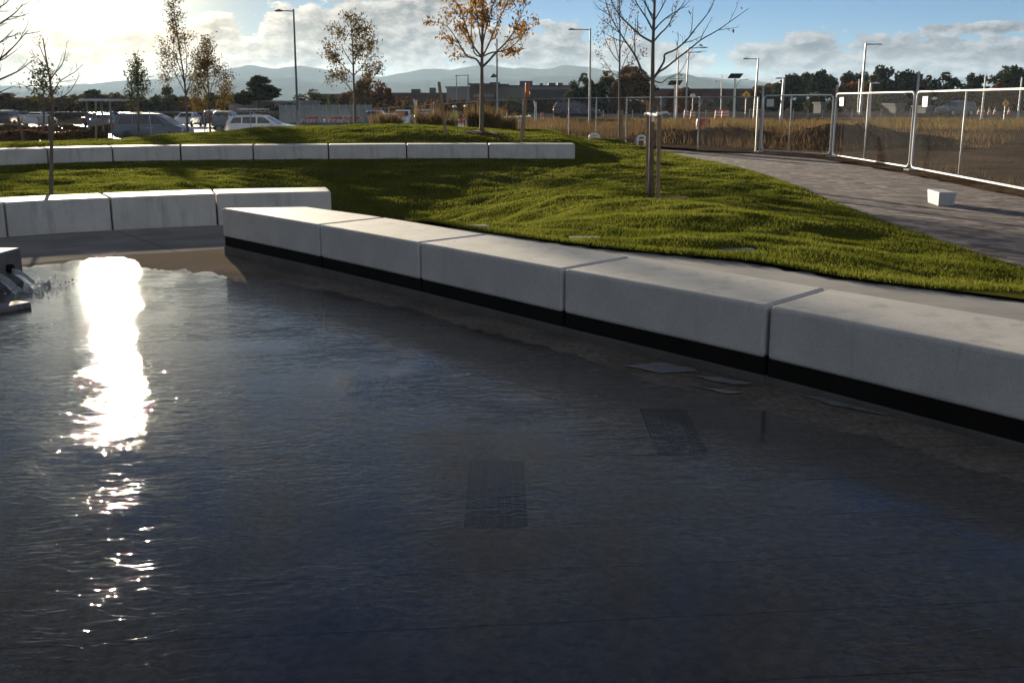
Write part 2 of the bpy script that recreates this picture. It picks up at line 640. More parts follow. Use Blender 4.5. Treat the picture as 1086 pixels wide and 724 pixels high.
def row_step(x, y):
    """the lawn stands higher behind the long row of seats, which holds it back"""
    k = sstep(y - np.interp(x, UX, UY), 0.05, 0.8)
    return 0.40 * k * (1 - sstep(x, 1.3, 3.2))


ctrl[:, 2] -= row_step(ctrl[:, 0], ctrl[:, 1])


def tps_fit(P):
    n = len(P)
    d2 = ((P[:, None, :2] - P[None, :, :2]) ** 2).sum(-1)
    K = 0.5 * d2 * np.log(np.maximum(d2, 1e-12)) + np.eye(n) * 0.02
    A = np.zeros((n + 3, n + 3))
    A[:n, :n] = K
    A[:n, n] = 1
    A[:n, n + 1:] = P[:, :2]
    A[n:, :n] = A[:n, n:].T
    b = np.zeros(n + 3)
    b[:n] = P[:, 2]
    return np.linalg.solve(A, b)


TPS = tps_fit(ctrl)


def lawn_base(x, y):
    x = np.asarray(x, float)
    y = np.asarray(y, float)
    s = TPS[-3] + TPS[-2] * x + TPS[-1] * y
    for (cx, cyy, _), w in zip(ctrl, TPS[:-3]):
        d2 = (x - cx) ** 2 + (y - cyy) ** 2
        s = s + w * 0.5 * d2 * np.log(np.maximum(d2, 1e-12))
    return s + row_step(x, y)


def lawn_z(x, y):
    x = np.asarray(x, float)
    y = np.asarray(y, float)
    b = lawn_base(x, y)
    r = 0.11 * vnoise(x, y, 1.5, 1) + 0.075 * vnoise(x + y * 0.5, y, 0.62, 2) + 0.04 * vnoise(x, y, 0.27, 3)
    return b + r * 0.85


def inside(poly, x, y):
    c = np.zeros(x.shape, bool)
    n = len(poly)
    for i in range(n):
        x0, y0 = poly[i][0], poly[i][1]
        x1, y1 = poly[(i + 1) % n][0], poly[(i + 1) % n][1]
        if y0 == y1:
            continue
        k = ((y0 > y) != (y1 > y)) & (x < (x1 - x0) * (y - y0) / (y1 - y0) + x0)
        c ^= k
    return c


def grid_sheet(name, mat, poly, step, zf, kind='structure', smooth=True, drop=None):
    """a sheet of square cells clipped to a polygon, its height from zf(x, y)"""
    xs = [p[0] for p in poly]
    ys = [p[1] for p in poly]
    bm = bmesh.new()
    f = bm.faces.new([bm.verts.new((p[0], p[1], 0)) for p in poly])
    for ax, lo, hi in ((0, min(xs), max(xs)), (1, min(ys), max(ys))):
        k = math.floor(lo / step) + 1
        while k * step < hi:
            co = [0, 0, 0]
            no = [0, 0, 0]
            co[ax] = k * step
            no[ax] = 1
            bmesh.ops.bisect_plane(bm, geom=bm.verts[:] + bm.edges[:] + bm.faces[:], plane_co=co, plane_no=no)
            k += 1
    me = bpy.data.meshes.new(name)
    bm.to_mesh(me)
    bm.free()
    n = len(me.vertices)
    co = np.empty(n * 3)
    me.vertices.foreach_get('co', co)
    co = co.reshape(-1, 3)
    co[:, 2] = zf(co[:, 0], co[:, 1])
    me.vertices.foreach_set('co', co.ravel())
    me.materials.append(mat)
    if smooth:
        me.polygons.foreach_set('use_smooth', [True] * len(me.polygons))
    bm = bmesh.new()
    bm.from_mesh(me)
    bmesh.ops.recalc_face_normals(bm, faces=bm.faces)
    if sum(f.normal.z for f in bm.faces) < 0:
        bmesh.ops.reverse_faces(bm, faces=bm.faces)
    bm.to_mesh(me)
    bm.free()
    ob = bpy.data.objects.new(name, me)
    COL.objects.link(ob)
    ob['kind'] = kind
    return ob


# ---- ground to the horizon
FENCE = [Vector((9.6, 12.0, 0)), G(1086, 206, 0), G(965, 181.5, 0), G(882, 167.5, 0), Vector((8.55, 36.4, 0)), G(740, 160, 0), Vector((4.6, 42.6, 0)), Vector((2.52, 47.0, -0.02))]


field_poly = [(60, 6), (11.0, 6), (10.3, 20), (10.5, 26.5), (10.3, 32.6), (8.9, 36.6), (7.0, 38.4), (4.9, 43.0), (2.8, 47.6), (-2, 56), (-2, 64), (20, 78), (90, 92), (140, 92)]


def build_ground():
    xs = np.concatenate([-np.geomspace(14000, 60, 22), np.arange(-55, 56, 2.5), np.geomspace(60, 14000, 22)])
    ys = np.concatenate([-np.geomspace(4000, 30, 12), np.arange(-25, 110, 2.5), np.geomspace(112, 14000, 30)])
    X, Y = np.meshgrid(xs, ys)
    Z = zg(X, Y) - 0.03
    # the park is dug in below its own paving and lawn
    park = [(-60, -30), (12, -30), (8.6, 12), (8.6, 30), (5.2, 36), (1.0, 42), (-3, 46), (-60, 46)]
    Z = np.where(inside(park, X, Y), -1.6, Z)
    Z = np.where(inside(field_poly, X, Y), Z - 0.45, Z)
    far = Y > 115
    Z = Z + np.where(far, 0.0, vnoise(X, Y, 9.0, 5) * 0.10 * sstep(X, 9, 20) * (Y < 110))
    n, m = X.shape
    v = np.stack([X.ravel(), Y.ravel(), Z.ravel()], 1)
    f = [(i * m + j, i * m + j + 1, (i + 1) * m + j + 1, (i + 1) * m + j) for i in range(n - 1) for j in range(m - 1)]
    mb_ = MB()
    mb_.add(v.tolist(), f)
    mat = pmat('open_ground', (0.13, 0.10, 0.065), (0.19, 0.15, 0.095), 0.25, 0.95, 0.03, 3.0, c3=(0.085, 0.085, 0.04), scale3=0.03, spec=0.0)
    mb_.build('ground', mat, smooth=True, kind='structure')


build_ground()

# ---- churned earth field beyond the fence
def dirt_mat():
    m = bpy.data.materials.new('churned_earth')
    m.use_nodes = True
    t = NT(m.node_tree)
    b = m.node_tree.nodes['Principled BSDF']
    tc = t.n('ShaderNodeTexCoord').outputs['Object']
    a = t.noise(tc, 0.5, 6.0, 0.65)
    c = t.mix(t.smooth(a, 0.35, 0.65), (0.055, 0.036, 0.024), (0.105, 0.072, 0.048))
    g = t.noise(t.mapping(tc, sc=(0.05, 0.5, 1)), 1.0, 5.0, 0.6)
    c = t.mix(t.smooth(g, 0.56, 0.72, 0.0, 0.35), c, (0.155, 0.118, 0.080))
    h = t.noise(tc, 3.0, 6.0, 0.65)
    c = t.mix(t.smooth(h, 0.55, 0.75, 0.0, 0.6), c, (0.04, 0.03, 0.024))
    t.set(b.inputs['Base Color'], c)
    b.inputs['Roughness'].default_value = 0.95
    b.inputs['Specular IOR Level'].default_value = 0.0
    bn = t.n('ShaderNodeBump')
    bn.inputs['Distance'].default_value = 0.2
    t.set(bn.inputs['Height'], t.m('ADD', h, a))
    t.set(b.inputs['Normal'], bn.outputs[0])
    return m


M['dirt'] = dirt_mat()


def mound(x, y, cx, cy_, rx, ry, h):
    r = np.sqrt(((x - cx) / rx) ** 2 + ((y - cy_) / ry) ** 2)
    return h * np.clip(1 - r, 0, 1) ** 0.9


def field_z(x, y):
    z = zg(x, y) - 0.0 + 0.16 * vnoise(x, y, 2.2, 7) + 0.10 * vnoise(x, y, 0.9, 8)
    z = z * sstep(x + (y - 30) * 0.0, 9.5, 12.5) + (1 - sstep(x, 9.5, 12.5)) * (zg(x, y) + 0.02)
    for a in MOUNDS:
        z = z + mound(x, y, *a) * (1 + 0.5 * vnoise(x, y, 1.0, 9))
    return z


m1, m2, m3, m4 = G(748, 154, 0), G(795, 152, 0), G(872, 158, 0), G(700, 152, 0)
MOUNDS = [(m1.x + .6, m1.y + 3.0, 2.6, 2.2, 0.75), (m2.x + .4, m2.y + 3.0, 3.0, 2.4, 0.62), (m3.x + 2.2, m3.y + 5, 3.0, 2.6, 1.05), (m4.x + .5, m4.y + 3, 2.2, 1.8, 0.45),
          (m3.x + 5.2, m3.y + 6.5, 3.0, 2.2, 0.55)]
grid_sheet('dirt_field', M['dirt'], field_poly, 0.55, field_z)

# ---- road across the back, kerbed, and the car park to the left
M['asphalt'] = pmat('asphalt', (0.052, 0.051, 0.050), (0.070, 0.068, 0.066), 3.0, 0.62, 0.004, 90)
M['asphalt_lot'] = pmat('car_park_asphalt', (0.055, 0.054, 0.052), (0.085, 0.082, 0.078), 0.8, 0.36, 0.003, 60)
road_poly = [(2, 118), (260, 150), (260, 166), (2, 130), (-30, 126), (-30, 117)]
grid_sheet('road', M['asphalt'], road_poly, 12.0, lambda x, y: zg(x, y) + 0.12)
kb = MB()
for a, b in (((2, 118), (260, 150)), ((2, 130), (260, 166))):
    for k in range(20):
        p = Vector((a[0] + (b[0] - a[0]) * k / 20, a[1] + (b[1] - a[1]) * k / 20, 0))
        q = Vector((a[0] + (b[0] - a[0]) * (k + 1) / 20, a[1] + (b[1] - a[1]) * (k + 1) / 20, 0))
        z = float(zg(p.x, p.y))
        c = (p + q) / 2
        kb.box((c.x, c.y, z + 0.12), ((q - p).length * 0.998, 0.3, 0.3), math.atan2(q.y - p.y, q.x - p.x))
kb.build('kerb', M['plinth'], kind='structure')
mk = MB()
for k in range(30):
    u = (k + 0.25) / 30
    p = Vector((2 + 258 * u, 124 + 34 * u, 0))
    z = float(zg(p.x, p.y)) + 0.135
    mk.add([(p.x - 1.5, p.y - 0.28, z), (p.x + 1.5, p.y + 0.12, z), (p.x + 1.5, p.y + 0.28, z), (p.x - 1.5, p.y - 0.12, z)], [(0, 1, 2, 3)])
mk.build('road_marking', M['white'], kind='structure')
lot_poly = [(-80, 54.5), (-6, 54.5), (-2, 60), (-2, 72), (-6, 116), (-80, 116)]
grid_sheet('parking_lot', M['asphalt_lot'], lot_poly, 4.0, lambda x, y: zg(x, y) + 0.004)
mk = MB()
for row, y0 in enumerate((66.5, 84, 100)):
    for k in range(26):
        x = -72 + k * 2.6
        z = float(zg(x, y0)) + 0.010
        mk.add([(x, y0, z), (x + .12, y0, z), (x + .12, y0 + 5, z), (x, y0 + 5, z)], [(0, 1, 2, 3)])
mk.build('parking_marking', M['white'], kind='structure')


# ---- plaza: pale broom-finished concrete beyond the water
def plaza_mat():
    m = bpy.data.materials.new('plaza_concrete')
    m.use_nodes = True
    t = NT(m.node_tree)
    b = m.node_tree.nodes['Principled BSDF']
    tc = t.n('ShaderNodeTexCoord').outputs['Object']
    a = t.noise(tc, 1.2, 6.0, 0.6)
    c = t.mix(t.smooth(a, 0.35, 0.65), (0.19, 0.178, 0.165), (0.25, 0.235, 0.215))
    x, y, z = t.sep(t.mapping(tc, rot=(0, 0, R(-32))))
    ln = t.m('ABSOLUTE', t.m('SUBTRACT', t.m('FRACT', t.m('MULTIPLY', y, 0.9)), 0.5))
    c = t.mix(t.smooth(ln, 0.012, 0.004, 0.0, 0.7), c, (0.07, 0.065, 0.06))
    ln2 = t.m('ABSOLUTE', t.m('SUBTRACT', t.m('FRACT', t.m('MULTIPLY', x, 0.45)), 0.5))
    c = t.mix(t.smooth(ln2, 0.007, 0.003, 0.0, 0.7), c, (0.07, 0.065, 0.06))
    t.set(b.inputs['Base Color'], c)
    b.inputs['Roughness'].default_value = 0.85
    b.inputs['Specular IOR Level'].default_value = 0.0
    bn = t.n('ShaderNodeBump')
    bn.inputs['Distance'].default_value = 0.002
    t.set(bn.inputs['Height'], t.noise(tc, 120.0, 3.0))
    t.set(b.inputs['Normal'], bn.outputs[0])
    return m


M['plaza'] = plaza_mat()
wetA = [G(-160, 300, -0.115), G(0, 284, -0.115), G(60, 276.5, -0.115), G(117, 270.5, -0.12), G(180, 267.5, -0.12), G(240, 263, -0.12)]


def plaza_z(x, y):
    # level with the pool rim, falling gently away to the foot of the low seats
    t = np.clip((y - 12.6 - (x + 4) * 0.35) / 4.0, 0, 1)
    return pool_z(np.minimum(y, 12.6)) + 0.002 + (LOW_BASE - 0.006 - pool_z(12.6)) * t


plaza_poly = [(-22, 9.3), (-8.2, 10.8)] + [(p.x, p.y - 0.6) for p in wetA] + [(-3.2, 12.0), (-2.0, 13.2), (-1.2, 16.2), (lb[4].x, lb[4].y - 0.3), (lf[3].x, lf[3].y + 0.4), (lf[2].x, lf[2].y + 0.4), (lf[1].x, lf[1].y + 0.4), (lf[0].x, lf[0].y + 0.4), (-22, 16)]
grid_sheet('plaza', M['plaza'], plaza_poly, 0.5, lambda x, y: plaza_z(x, y) - 0.004)

# ---- concrete strip between seats and lawn
strip_poly = [(p.x, p.y) for p in strip_edge]
strip_poly = [(p[0] + 0.30, p[1] + 0.38) for p in strip_poly] + [(8.5, 2.0), (6.0, 2.0)] + [(p.x - 0.0, p.y + 0.0) for p in reversed(mb[1:])] + [(-2.2, 12.9)]
M['strip'] = pmat('path_concrete', (0.20, 0.19, 0.178), (0.26, 0.25, 0.235), 2.0, 0.75, 0.002, 90)


def strip_z(x, y):
    # flat up to the turf, then dipping below it
    out = np.zeros_like(np.asarray(x, float))
    ex, ey = np.array([p.x for p in strip_edge]), np.array([p.y for p in strip_edge])
    o = np.argsort(ex)
    beyond = y - np.interp(x, ex[o], ey[o])
    return STRIP_Z - 0.25 * np.clip(beyond - 0.16, 0, 1)


grid_sheet('path', M['strip'], strip_poly, 0.25, strip_z)


# ---- clay paver walk
def paver_mat():
    m = bpy.data.materials.new('clay_pavers')
    m.use_nodes = True
    t = NT(m.node_tree)
    b = m.node_tree.nodes['Principled BSDF']
    tc = t.n('ShaderNodeTexCoord').outputs['Object']
    v = t.mapping(tc, rot=(0, 0, R(52)))
    br = t.n('ShaderNodeTexBrick')
    t.set(br.inputs['Vector'], v)
    br.offset = 0.5
    t.set(br.inputs['Color1'], (0.062, 0.050, 0.050))
    t.set(br.inputs['Color2'], (0.27, 0.222, 0.208))
    t.set(br.inputs['Mortar'], (0.055, 0.05, 0.046))
    br.inputs['Scale'].default_value = 1.0
    br.inputs['Mortar Size'].default_value = 0.006
    br.inputs['Mortar Smooth'].default_value = 0.2
    br.inputs['Bias'].default_value = 0.0
    br.inputs['Brick Width'].default_value = 0.24
    br.inputs['Row Height'].default_value = 0.15
    n = t.noise(tc, 1.6, 3.0, 0.6)
    f = t.smooth(n, 0.3, 0.7, 0.70, 1.25)
    n2 = t.noise(tc, 40.0, 3.0)
    f = t.m('MULTIPLY', f, t.smooth(n2, 0.3, 0.7, 0.85, 1.12))
    t.set(b.inputs['Base Color'], t.vm('MULTIPLY', br.outputs[0], t.comb(f, f, f)))
    b.inputs['Roughness'].default_value = 0.85
    b.inputs['Specular IOR Level'].default_value = 0.15
    bn = t.n('ShaderNodeBump')
    bn.inputs['Distance'].default_value = 0.006
    t.set(bn.inputs['Height'], t.m('SUBTRACT', t.m('MULTIPLY', n2, 0.5), br.outputs[1]))
    t.set(b.inputs['Normal'], bn.outputs[0])
    return m


paver_poly = [(p.x - 0.12, p.y) for p in pave_edge] + [(7.5, 2.0), (12.5, 2.0), (10.0, 13)] + [(p.x + dx, p.y + dy) for p, dx, dy in
              ((FENCE[1], -0.15, -0.1), (FENCE[2], -0.35, -0.3), (FENCE[3], -0.4, -0.5), (FENCE[4], -0.25, -0.35), (FENCE[5], -0.2, -0.45), (FENCE[6], -.3, -.4))] + [(3.2, 44.0), (4.4, 38.5)]
grid_sheet('paver_path', paver_mat(), paver_poly, 1.0, lambda x, y: np.zeros_like(np.asarray(x, float)))
# bare earth verge under the fence
verge = [(p.x + dx, p.y + dy) for p, dx, dy in ((FENCE[1], -0.4, -0.5), (FENCE[2], -0.6, -0.45), (FENCE[3], -0.6, -0.7), (FENCE[4], -0.5, -0.5), (FENCE[5], -0.4, -0.6))]
verge += [(p.x + dx, p.y + dy) for p, dx, dy in ((FENCE[5], .8, .8), (FENCE[4], 0.9, 0.6), (FENCE[3], 1.1, 0.4), (FENCE[2], 1.2, 0), (FENCE[1], 1.3, 0))]
verge += [(12, 5), (9.9, 5)]
grid_sheet('earth_verge', M['dirt'], verge, 0.3, lambda x, y: 0.012 + 0.05 * (vnoise(x, y, 0.5, 11) + 0.42))

# ================================================================== LAWN
def seg_dist(pts, x, y):
    d = np.full(x.shape, 1e9)
    for a, b in zip(pts[:-1], pts[1:]):
        ax, ay, bx, by = a[0], a[1], b[0], b[1]
        L2 = (bx - ax) ** 2 + (by - ay) ** 2
        t = np.clip(((x - ax) * (bx - ax) + (y - ay) * (by - ay)) / L2, 0, 1)
        d = np.minimum(d, np.hypot(x - ax - t * (bx - ax), y - ay - t * (by - ay)))
    return d


um = [(p + q) / 2 for p, q in zip(uf, ub)]
lawn_edges = [list(strip_edge), list(pave_edge), list(lb)]


def lawn_surface(x, y):
    x = np.asarray(x, float)
    y = np.asarray(y, float)
    b = lawn_base(x, y)
    k = sstep(seg_dist(um, x, y), 0.5, 1.5)
    e = np.ones_like(x)
    for L in lawn_edges:
        e = np.minimum(e, 0.06 + 0.94 * sstep(seg_dist(L, x, y), 0.08, 0.9))
    amp = 1.0 - 0.35 * sstep(y, 26, 34)
    r = 0.125 * vnoise(x, y, 1.4, 1) + 0.075 * vnoise(x + y * 0.4, y, 0.62, 2) + 0.035 * vnoise(x, y, 0.3, 3)
    # sunk round the in-ground lights
    for p in GROUND_LIGHTS:
        r = r - 0.05 * np.exp(-(((x - p.x) / 0.42) ** 2 + ((y - p.y) / 0.30) ** 2))
    return b + r * k * e * amp


GL_PX = [(502, 241.5), (619, 255), (781, 269)]
GROUND_LIGHTS = [G(px, py, STRIP_Z - 0.03) for px, py in GL_PX]
for p in GROUND_LIGHTS:
    p.z = float(lawn_base(np.array([p.x]), np.array([p.y]))[0])

lawn_poly = [(p.x, p.y) for p in strip_edge]
lawn_poly += [(p.x, p.y) for p in reversed(pave_edge)]
lawn_poly += [(4.6, 38.5), (3.4, 43.5), (1.0, 49), (-3, 54.0), (-14, 54.4), (-26, 54.4), (-26, 17)]
lawn_poly += [(p.x, p.y - 0.15) for p in lb] + [(lf[4].x + 0.05, lf[4].y + 0.2), (-1.75, 14.6)]
M['lawn'] = pmat('turf', (0.048, 0.050, 0.008), (0.080, 0.078, 0.014), 1.3, 0.95, 0.02, 40, c3=(0.06, 0.056, 0.018), scale3=0.35, spec=0.0)
grid_sheet('lawn', M['lawn'], lawn_poly, 0.16, lawn_surface)


def build_grass():
    rng = np.random.RandomState(4)
    bands = [(8.5, 13, 2600, 0.0055), (13, 17, 1800, 0.007), (17, 23, 1050, 0.0095), (23, 30, 620, 0.013), (30, 44, 420, 0.017)]
    P, W, Hh = [], [], []
    for y0, y1, dens, w in bands:
        x0, x1 = -0.52 * y1 - 0.5, 0.52 * y1 + 0.5
        x1 = min(x1, 8.2)
        n = int((x1 - x0) * (y1 - y0) * dens)
        x = rng.uniform(x0, x1, n)
        y = rng.uniform(y0, y1, n)
        k = inside(lawn_poly, x, y)
        k &= seg_dist(um, x, y) > 0.47
        thin = vnoise(x, y, 0.8, 21) + 0.5 * vnoise(x, y, 0.25, 22)
        k &= rng.rand(n) < np.clip(0.85 + thin * 0.9, 0.35, 1.0)
        for p in GROUND_LIGHTS:
            k &= (np.abs(x - p.x) > 0.22) | (np.abs(y - p.y) > 0.13)
        for (tx, ty, tr) in MULCH:
            k &= np.hypot(x - tx, y - ty) > tr * (0.85 + 0.3 * rng.rand(n))
        x, y = x[k], y[k]
        z = lawn_surface(x, y) - 0.006
        P.append(np.stack([x, y, z], 1))
        W.append(np.full(len(x), w))
        tall = 0.034 + 0.028 * vnoise(x, y, 0.9, 31) + 0.026 * vnoise(x, y, 0.3, 32)
        # taller fringe where the mower misses, along the strip
        tall = tall + 0.035 * (1 - sstep(seg_dist(lawn_edges[0], x, y), 0.0, 0.35))
        Hh.append(np.clip(tall, 0.03, 0.13) * rng.uniform(0.7, 1.25, len(x)))
    P = np.concatenate(P)
    W = np.concatenate(W)
    Hh = np.concatenate(Hh)
    n = len(P)
    a = rng.uniform(0, 2 * math.pi, n)
    la = rng.uniform(0, 2 * math.pi, n)
    lean = rng.uniform(0.15, 0.9, n) * Hh
    side = np.stack([np.cos(a), np.sin(a), np.zeros(n)], 1) * W[:, None] * rng.uniform(0.7, 1.3, n)[:, None]
    tip = P + np.stack([np.cos(la) * lean, np.sin(la) * lean, Hh], 1)
    V = np.stack([P - side, P + side, tip], 1).reshape(-1, 3)
    me = bpy.data.meshes.new('grass')
    me.vertices.add(3 * n)
    me.vertices.foreach_set('co', V.ravel())
    me.loops.add(3 * n)
    me.loops.foreach_set('vertex_index', np.arange(3 * n))
    me.polygons.add(n)
    me.polygons.foreach_set('loop_start', np.arange(0, 3 * n, 3))
    me.polygons.foreach_set('loop_total', np.full(n, 3))
    me.update()
    me.validate()
    me.materials.append(leafmat('grass_blades', (0.062, 0.080, 0.008), (0.165, 0.172, 0.030), 0.8, 0.48))
    ob = bpy.data.objects.new('grass', me)
    COL.objects.link(ob)
    ob['kind'] = 'stuff'
    ob['label'] = 'short green turf growing over the lawn'
    ob['category'] = 'grass'


T_MAIN = Vector((2.52, 18.9, 0))
T_MAIN.z = float(lawn_base(np.array([T_MAIN.x]), np.array([T_MAIN.y]))[0])
T_ORANGE = at(511, 140.5, 36)
T_THIN = at(657, 154, 41)
MULCH = [(T_MAIN.x + 0.25, T_MAIN.y - 0.05, 0.42), (T_ORANGE.x + 0.1, T_ORANGE.y, 0.75)]
build_grass()
for i, (tx, ty, tr) in enumerate(MULCH):
    b = MB()
    rng = random.Random(30 + i)
    ring = []
    for k in range(22):
        a = 2 * math.pi * k / 22
        r = tr * rng.uniform(0.75, 1.15)
        x, y = tx + r * math.cos(a), ty + r * 0.9 * math.sin(a)
        ring.append((x, y, float(lawn_surface(np.array([x]), np.array([y]))[0]) + 0.03))
    zc = float(lawn_surface(np.array([tx]), np.array([ty]))[0]) + 0.075
    b.add([(tx, ty, zc)] + ring, [(0, k + 1, (k + 1) % 22 + 1) for k in range(22)])
    for k in range(160):
        a, r = rng.uniform(0, 6.28), tr * math.sqrt(rng.random())
        x, y = tx + r * math.cos(a), ty + r * math.sin(a) * 0.9
        z = float(lawn_surface(np.array([x]), np.array([y]))[0]) + 0.045
        b.box((x, y, z), (rng.uniform(.03, .09), rng.uniform(.01, .025), 0.012), rng.uniform(0, 3.1))
    o = b.build('mulch', M['mulch'], kind='stuff')
    tag(o, ['rust brown bark mulch round the bare staked tree', 'rust brown bark mulch round the orange-leaved tree'][i], 'mulch')

for i, p in enumerate(GROUND_LIGHTS):
    p.z = float(lawn_surface(np.array([p.x]), np.array([p.y]))[0]) + 0.034
    root = thing('ground_light', ['in-ground light plate sunk in turf near the top of the curved seat', 'in-ground light plate sunk in turf, middle one behind the curved seat',
                                  'in-ground light plate sunk in turf, nearest the staked bare tree'][i], 'ground light', tuple(p), group='in-ground lights along the lawn edge')
    b = MB()
    b.box((p.x, p.y, p.z - 0.055), (0.40, 0.21, 0.06))
    b.build('housing', M['pole'], root, bevel=0.008)
    b = MB()
    b.box((p.x, p.y, p.z - 0.021), (0.33, 0.15, 0.01))
    b.build('lens', M['plinth_wet'], root)

# ================================================================== POOL
edge_dir = (G(1086, 540, -0.04) - G(630, 558, -0.04)).normalized()
JOINT_ROT = math.atan2(edge_dir.y, edge_dir.x)


def floor_mat(name='pool_concrete', wet=0.0):
    m = bpy.data.materials.new(name)
    m.use_nodes = True
    t = NT(m.node_tree)
    b = m.node_tree.nodes['Principled BSDF']
    tc = t.n('ShaderNodeTexCoord').outputs['Object']
    a = t.noise(tc, 1.1, 7.0, 0.62)
    c = t.mix(t.smooth(a, 0.3, 0.7), (0.100, 0.083, 0.072), (0.168, 0.140, 0.120))
    g = t.noise(tc, 26.0, 4.0, 0.6)
    gg = t.smooth(g, 0.3, 0.7, 0.75, 1.3)
    c = t.vm('MULTIPLY', c, t.comb(gg, gg, gg))
    # pale mineral streaks
    s1 = t.noise(t.mapping(tc, rot=(0, 0, R(28)), sc=(0.45, 9.0, 1.0)), 1.0, 3.0, 0.5)
    c = t.mix(t.smooth(s1, 0.66, 0.74, 0.0, 0.25), c, (0.11, 0.105, 0.10))
    # upper shore, sandy and pale where the film runs out
    x, y, z = t.sep(tc)
    sh = t.m('ADD', y, t.m('ADD', t.m('MULTIPLY', x, -0.42), t.m('MULTIPLY', t.m('SUBTRACT', a, 0.5), 1.4)))
    c = t.mix(t.smooth(sh, 12.2, 13.9), c, (0.15, 0.125, 0.098))
    # saw-cut joints
    u, v, w = t.sep(t.mapping(tc, rot=(0, 0, -JOINT_ROT)))
    v = t.m('ADD', v, t.m('MULTIPLY', t.m('SUBTRACT', t.noise(tc, 1.5, 2.0), 0.5), 0.03))
    ln = t.m('ABSOLUTE', t.m('SUBTRACT', t.m('FRACT', t.m('MULTIPLY', v, 1.0 / 0.43)), 0.5))
    jm = t.smooth(ln, 0.013, 0.005)
    c = t.mix(t.m('MULTIPLY', jm, 0.5), c, (0.004, 0.004, 0.004))
    t.set(b.inputs['Base Color'], c)
    b.inputs['Roughness'].default_value = 0.9
    b.inputs['Specular IOR Level'].default_value = 0.0
    bn = t.n('ShaderNodeBump')
    bn.inputs['Distance'].default_value = 0.004
    h = t.m('SUBTRACT', t.m('ADD', g, t.m('MULTIPLY', t.noise(tc, 8.0, 4.0), 1.2)), t.m('MULTIPLY', jm, 1.5))
    t.set(bn.inputs['Height'], h)
    t.set(b.inputs['Normal'], bn.outputs[0])
    return m


M['floor'] = floor_mat()


def water_mat(name, calm=False):
    m = bpy.data.materials.new(name)
    m.use_nodes = True
    t = NT(m.node_tree)
    m.node_tree.nodes.remove(m.node_tree.nodes['Principled BSDF'])
    out = m.node_tree.nodes['Material Output']
    tc = t.n('ShaderNodeTexCoord').outputs['Object']
    warp = t.noise(tc, 1.3, 3.0)
    tw = t.vm('ADD', tc, t.vm('MULTIPLY', (0.35, 0.35, 0.0), t.comb(warp, warp, 0.0)))
    r1 = t.noise(t.mapping(tw, rot=(0, 0, R(-20)), sc=(11.0, 34.0, 1)), 1.0, 4.0, 0.6)
    r2 = t.noise(t.mapping(tw, rot=(0, 0, R(-38)), sc=(19.0, 48.0, 1)), 1.0, 3.0, 0.55)
    r3 = t.noise(tc, 75.0, 2.0, 0.5)
    patch = t.smooth(t.noise(tc, 0.42, 3.0), 0.36, 0.62, 0.45, 1.15)
    x, y, z = t.sep(tc)
    near = t.smooth(t.m('ADD', y, t.m('MULTIPLY', x, 0.55)), 3.8, 1.9, 0.40, 1.5)
    # sharp little crests: sparse steep wrinkles over an almost flat film
    def crest(n, p):
        return t.m('POWER', t.m('SUBTRACT', 1.0, t.m('ABSOLUTE', t.m('MULTIPLY', t.m('SUBTRACT', n, 0.5), 2.6)), clamp=True), p)
    k1 = crest(t.noise(t.mapping(tw, rot=(0, 0, R(-24)), sc=(5.0, 14.0, 1)), 1.0, 2.0, 0.5, 0.6), 7.0)
    k2 = crest(t.noise(t.mapping(tw, rot=(0, 0, R(-40)), sc=(9.0, 24.0, 1)), 1.0, 2.0, 0.5, 0.5), 6.0)
    k = t.m('MULTIPLY', t.m('ADD', k1, t.m('MULTIPLY', k2, 0.6)), t.smooth(t.noise(tc, 1.1, 2.0), 0.35, 0.65, 0.25, 1.0))
    h = t.m('ADD', t.m('MULTIPLY', t.m('ADD', r1, t.m('MULTIPLY', r2, 0.8)), t.m('MULTIPLY', t.m('MULTIPLY', patch, t.smooth(y, 3.0, 5.5, 1.0, 1.0)), 0.165)), t.m('MULTIPLY', r3, t.m('MULTIPLY', near, 0.11)))
    h = t.m('ADD', h, t.m('MULTIPLY', k, t.smooth(y, 2.9, 4.8, 0.26, 0.46)))
    bn = t.n('ShaderNodeBump')
    bn.inputs['Distance'].default_value = 0.0005 if calm else 0.0025
    t.set(bn.inputs['Height'], h)
    fr = t.n('ShaderNodeFresnel')
    fr.inputs[0].default_value = 1.33
    t.set(fr.inputs['Normal'], bn.outputs[0])
    tr = t.n('ShaderNodeBsdfTransparent')
    tr.inputs[0].default_value = (0.93, 0.95, 0.96, 1)
    gl = t.n('ShaderNodeBsdfGlossy', distribution='GGX')
    gl.inputs['Color'].default_value = (1, 1, 1, 1)
    gl.inputs['Roughness'].default_value = 0.03 if calm else 0.019
    t.set(gl.inputs['Normal'], bn.outputs[0])
    mx = t.n('ShaderNodeMixShader')
    t.set(mx.inputs[0], fr.outputs[0])
    t.t.links.new(tr.outputs[0], mx.inputs[1])
    t.t.links.new(gl.outputs[0], mx.inputs[2])
    t.t.links.new(mx.outputs[0], out.inputs[0])
    return m


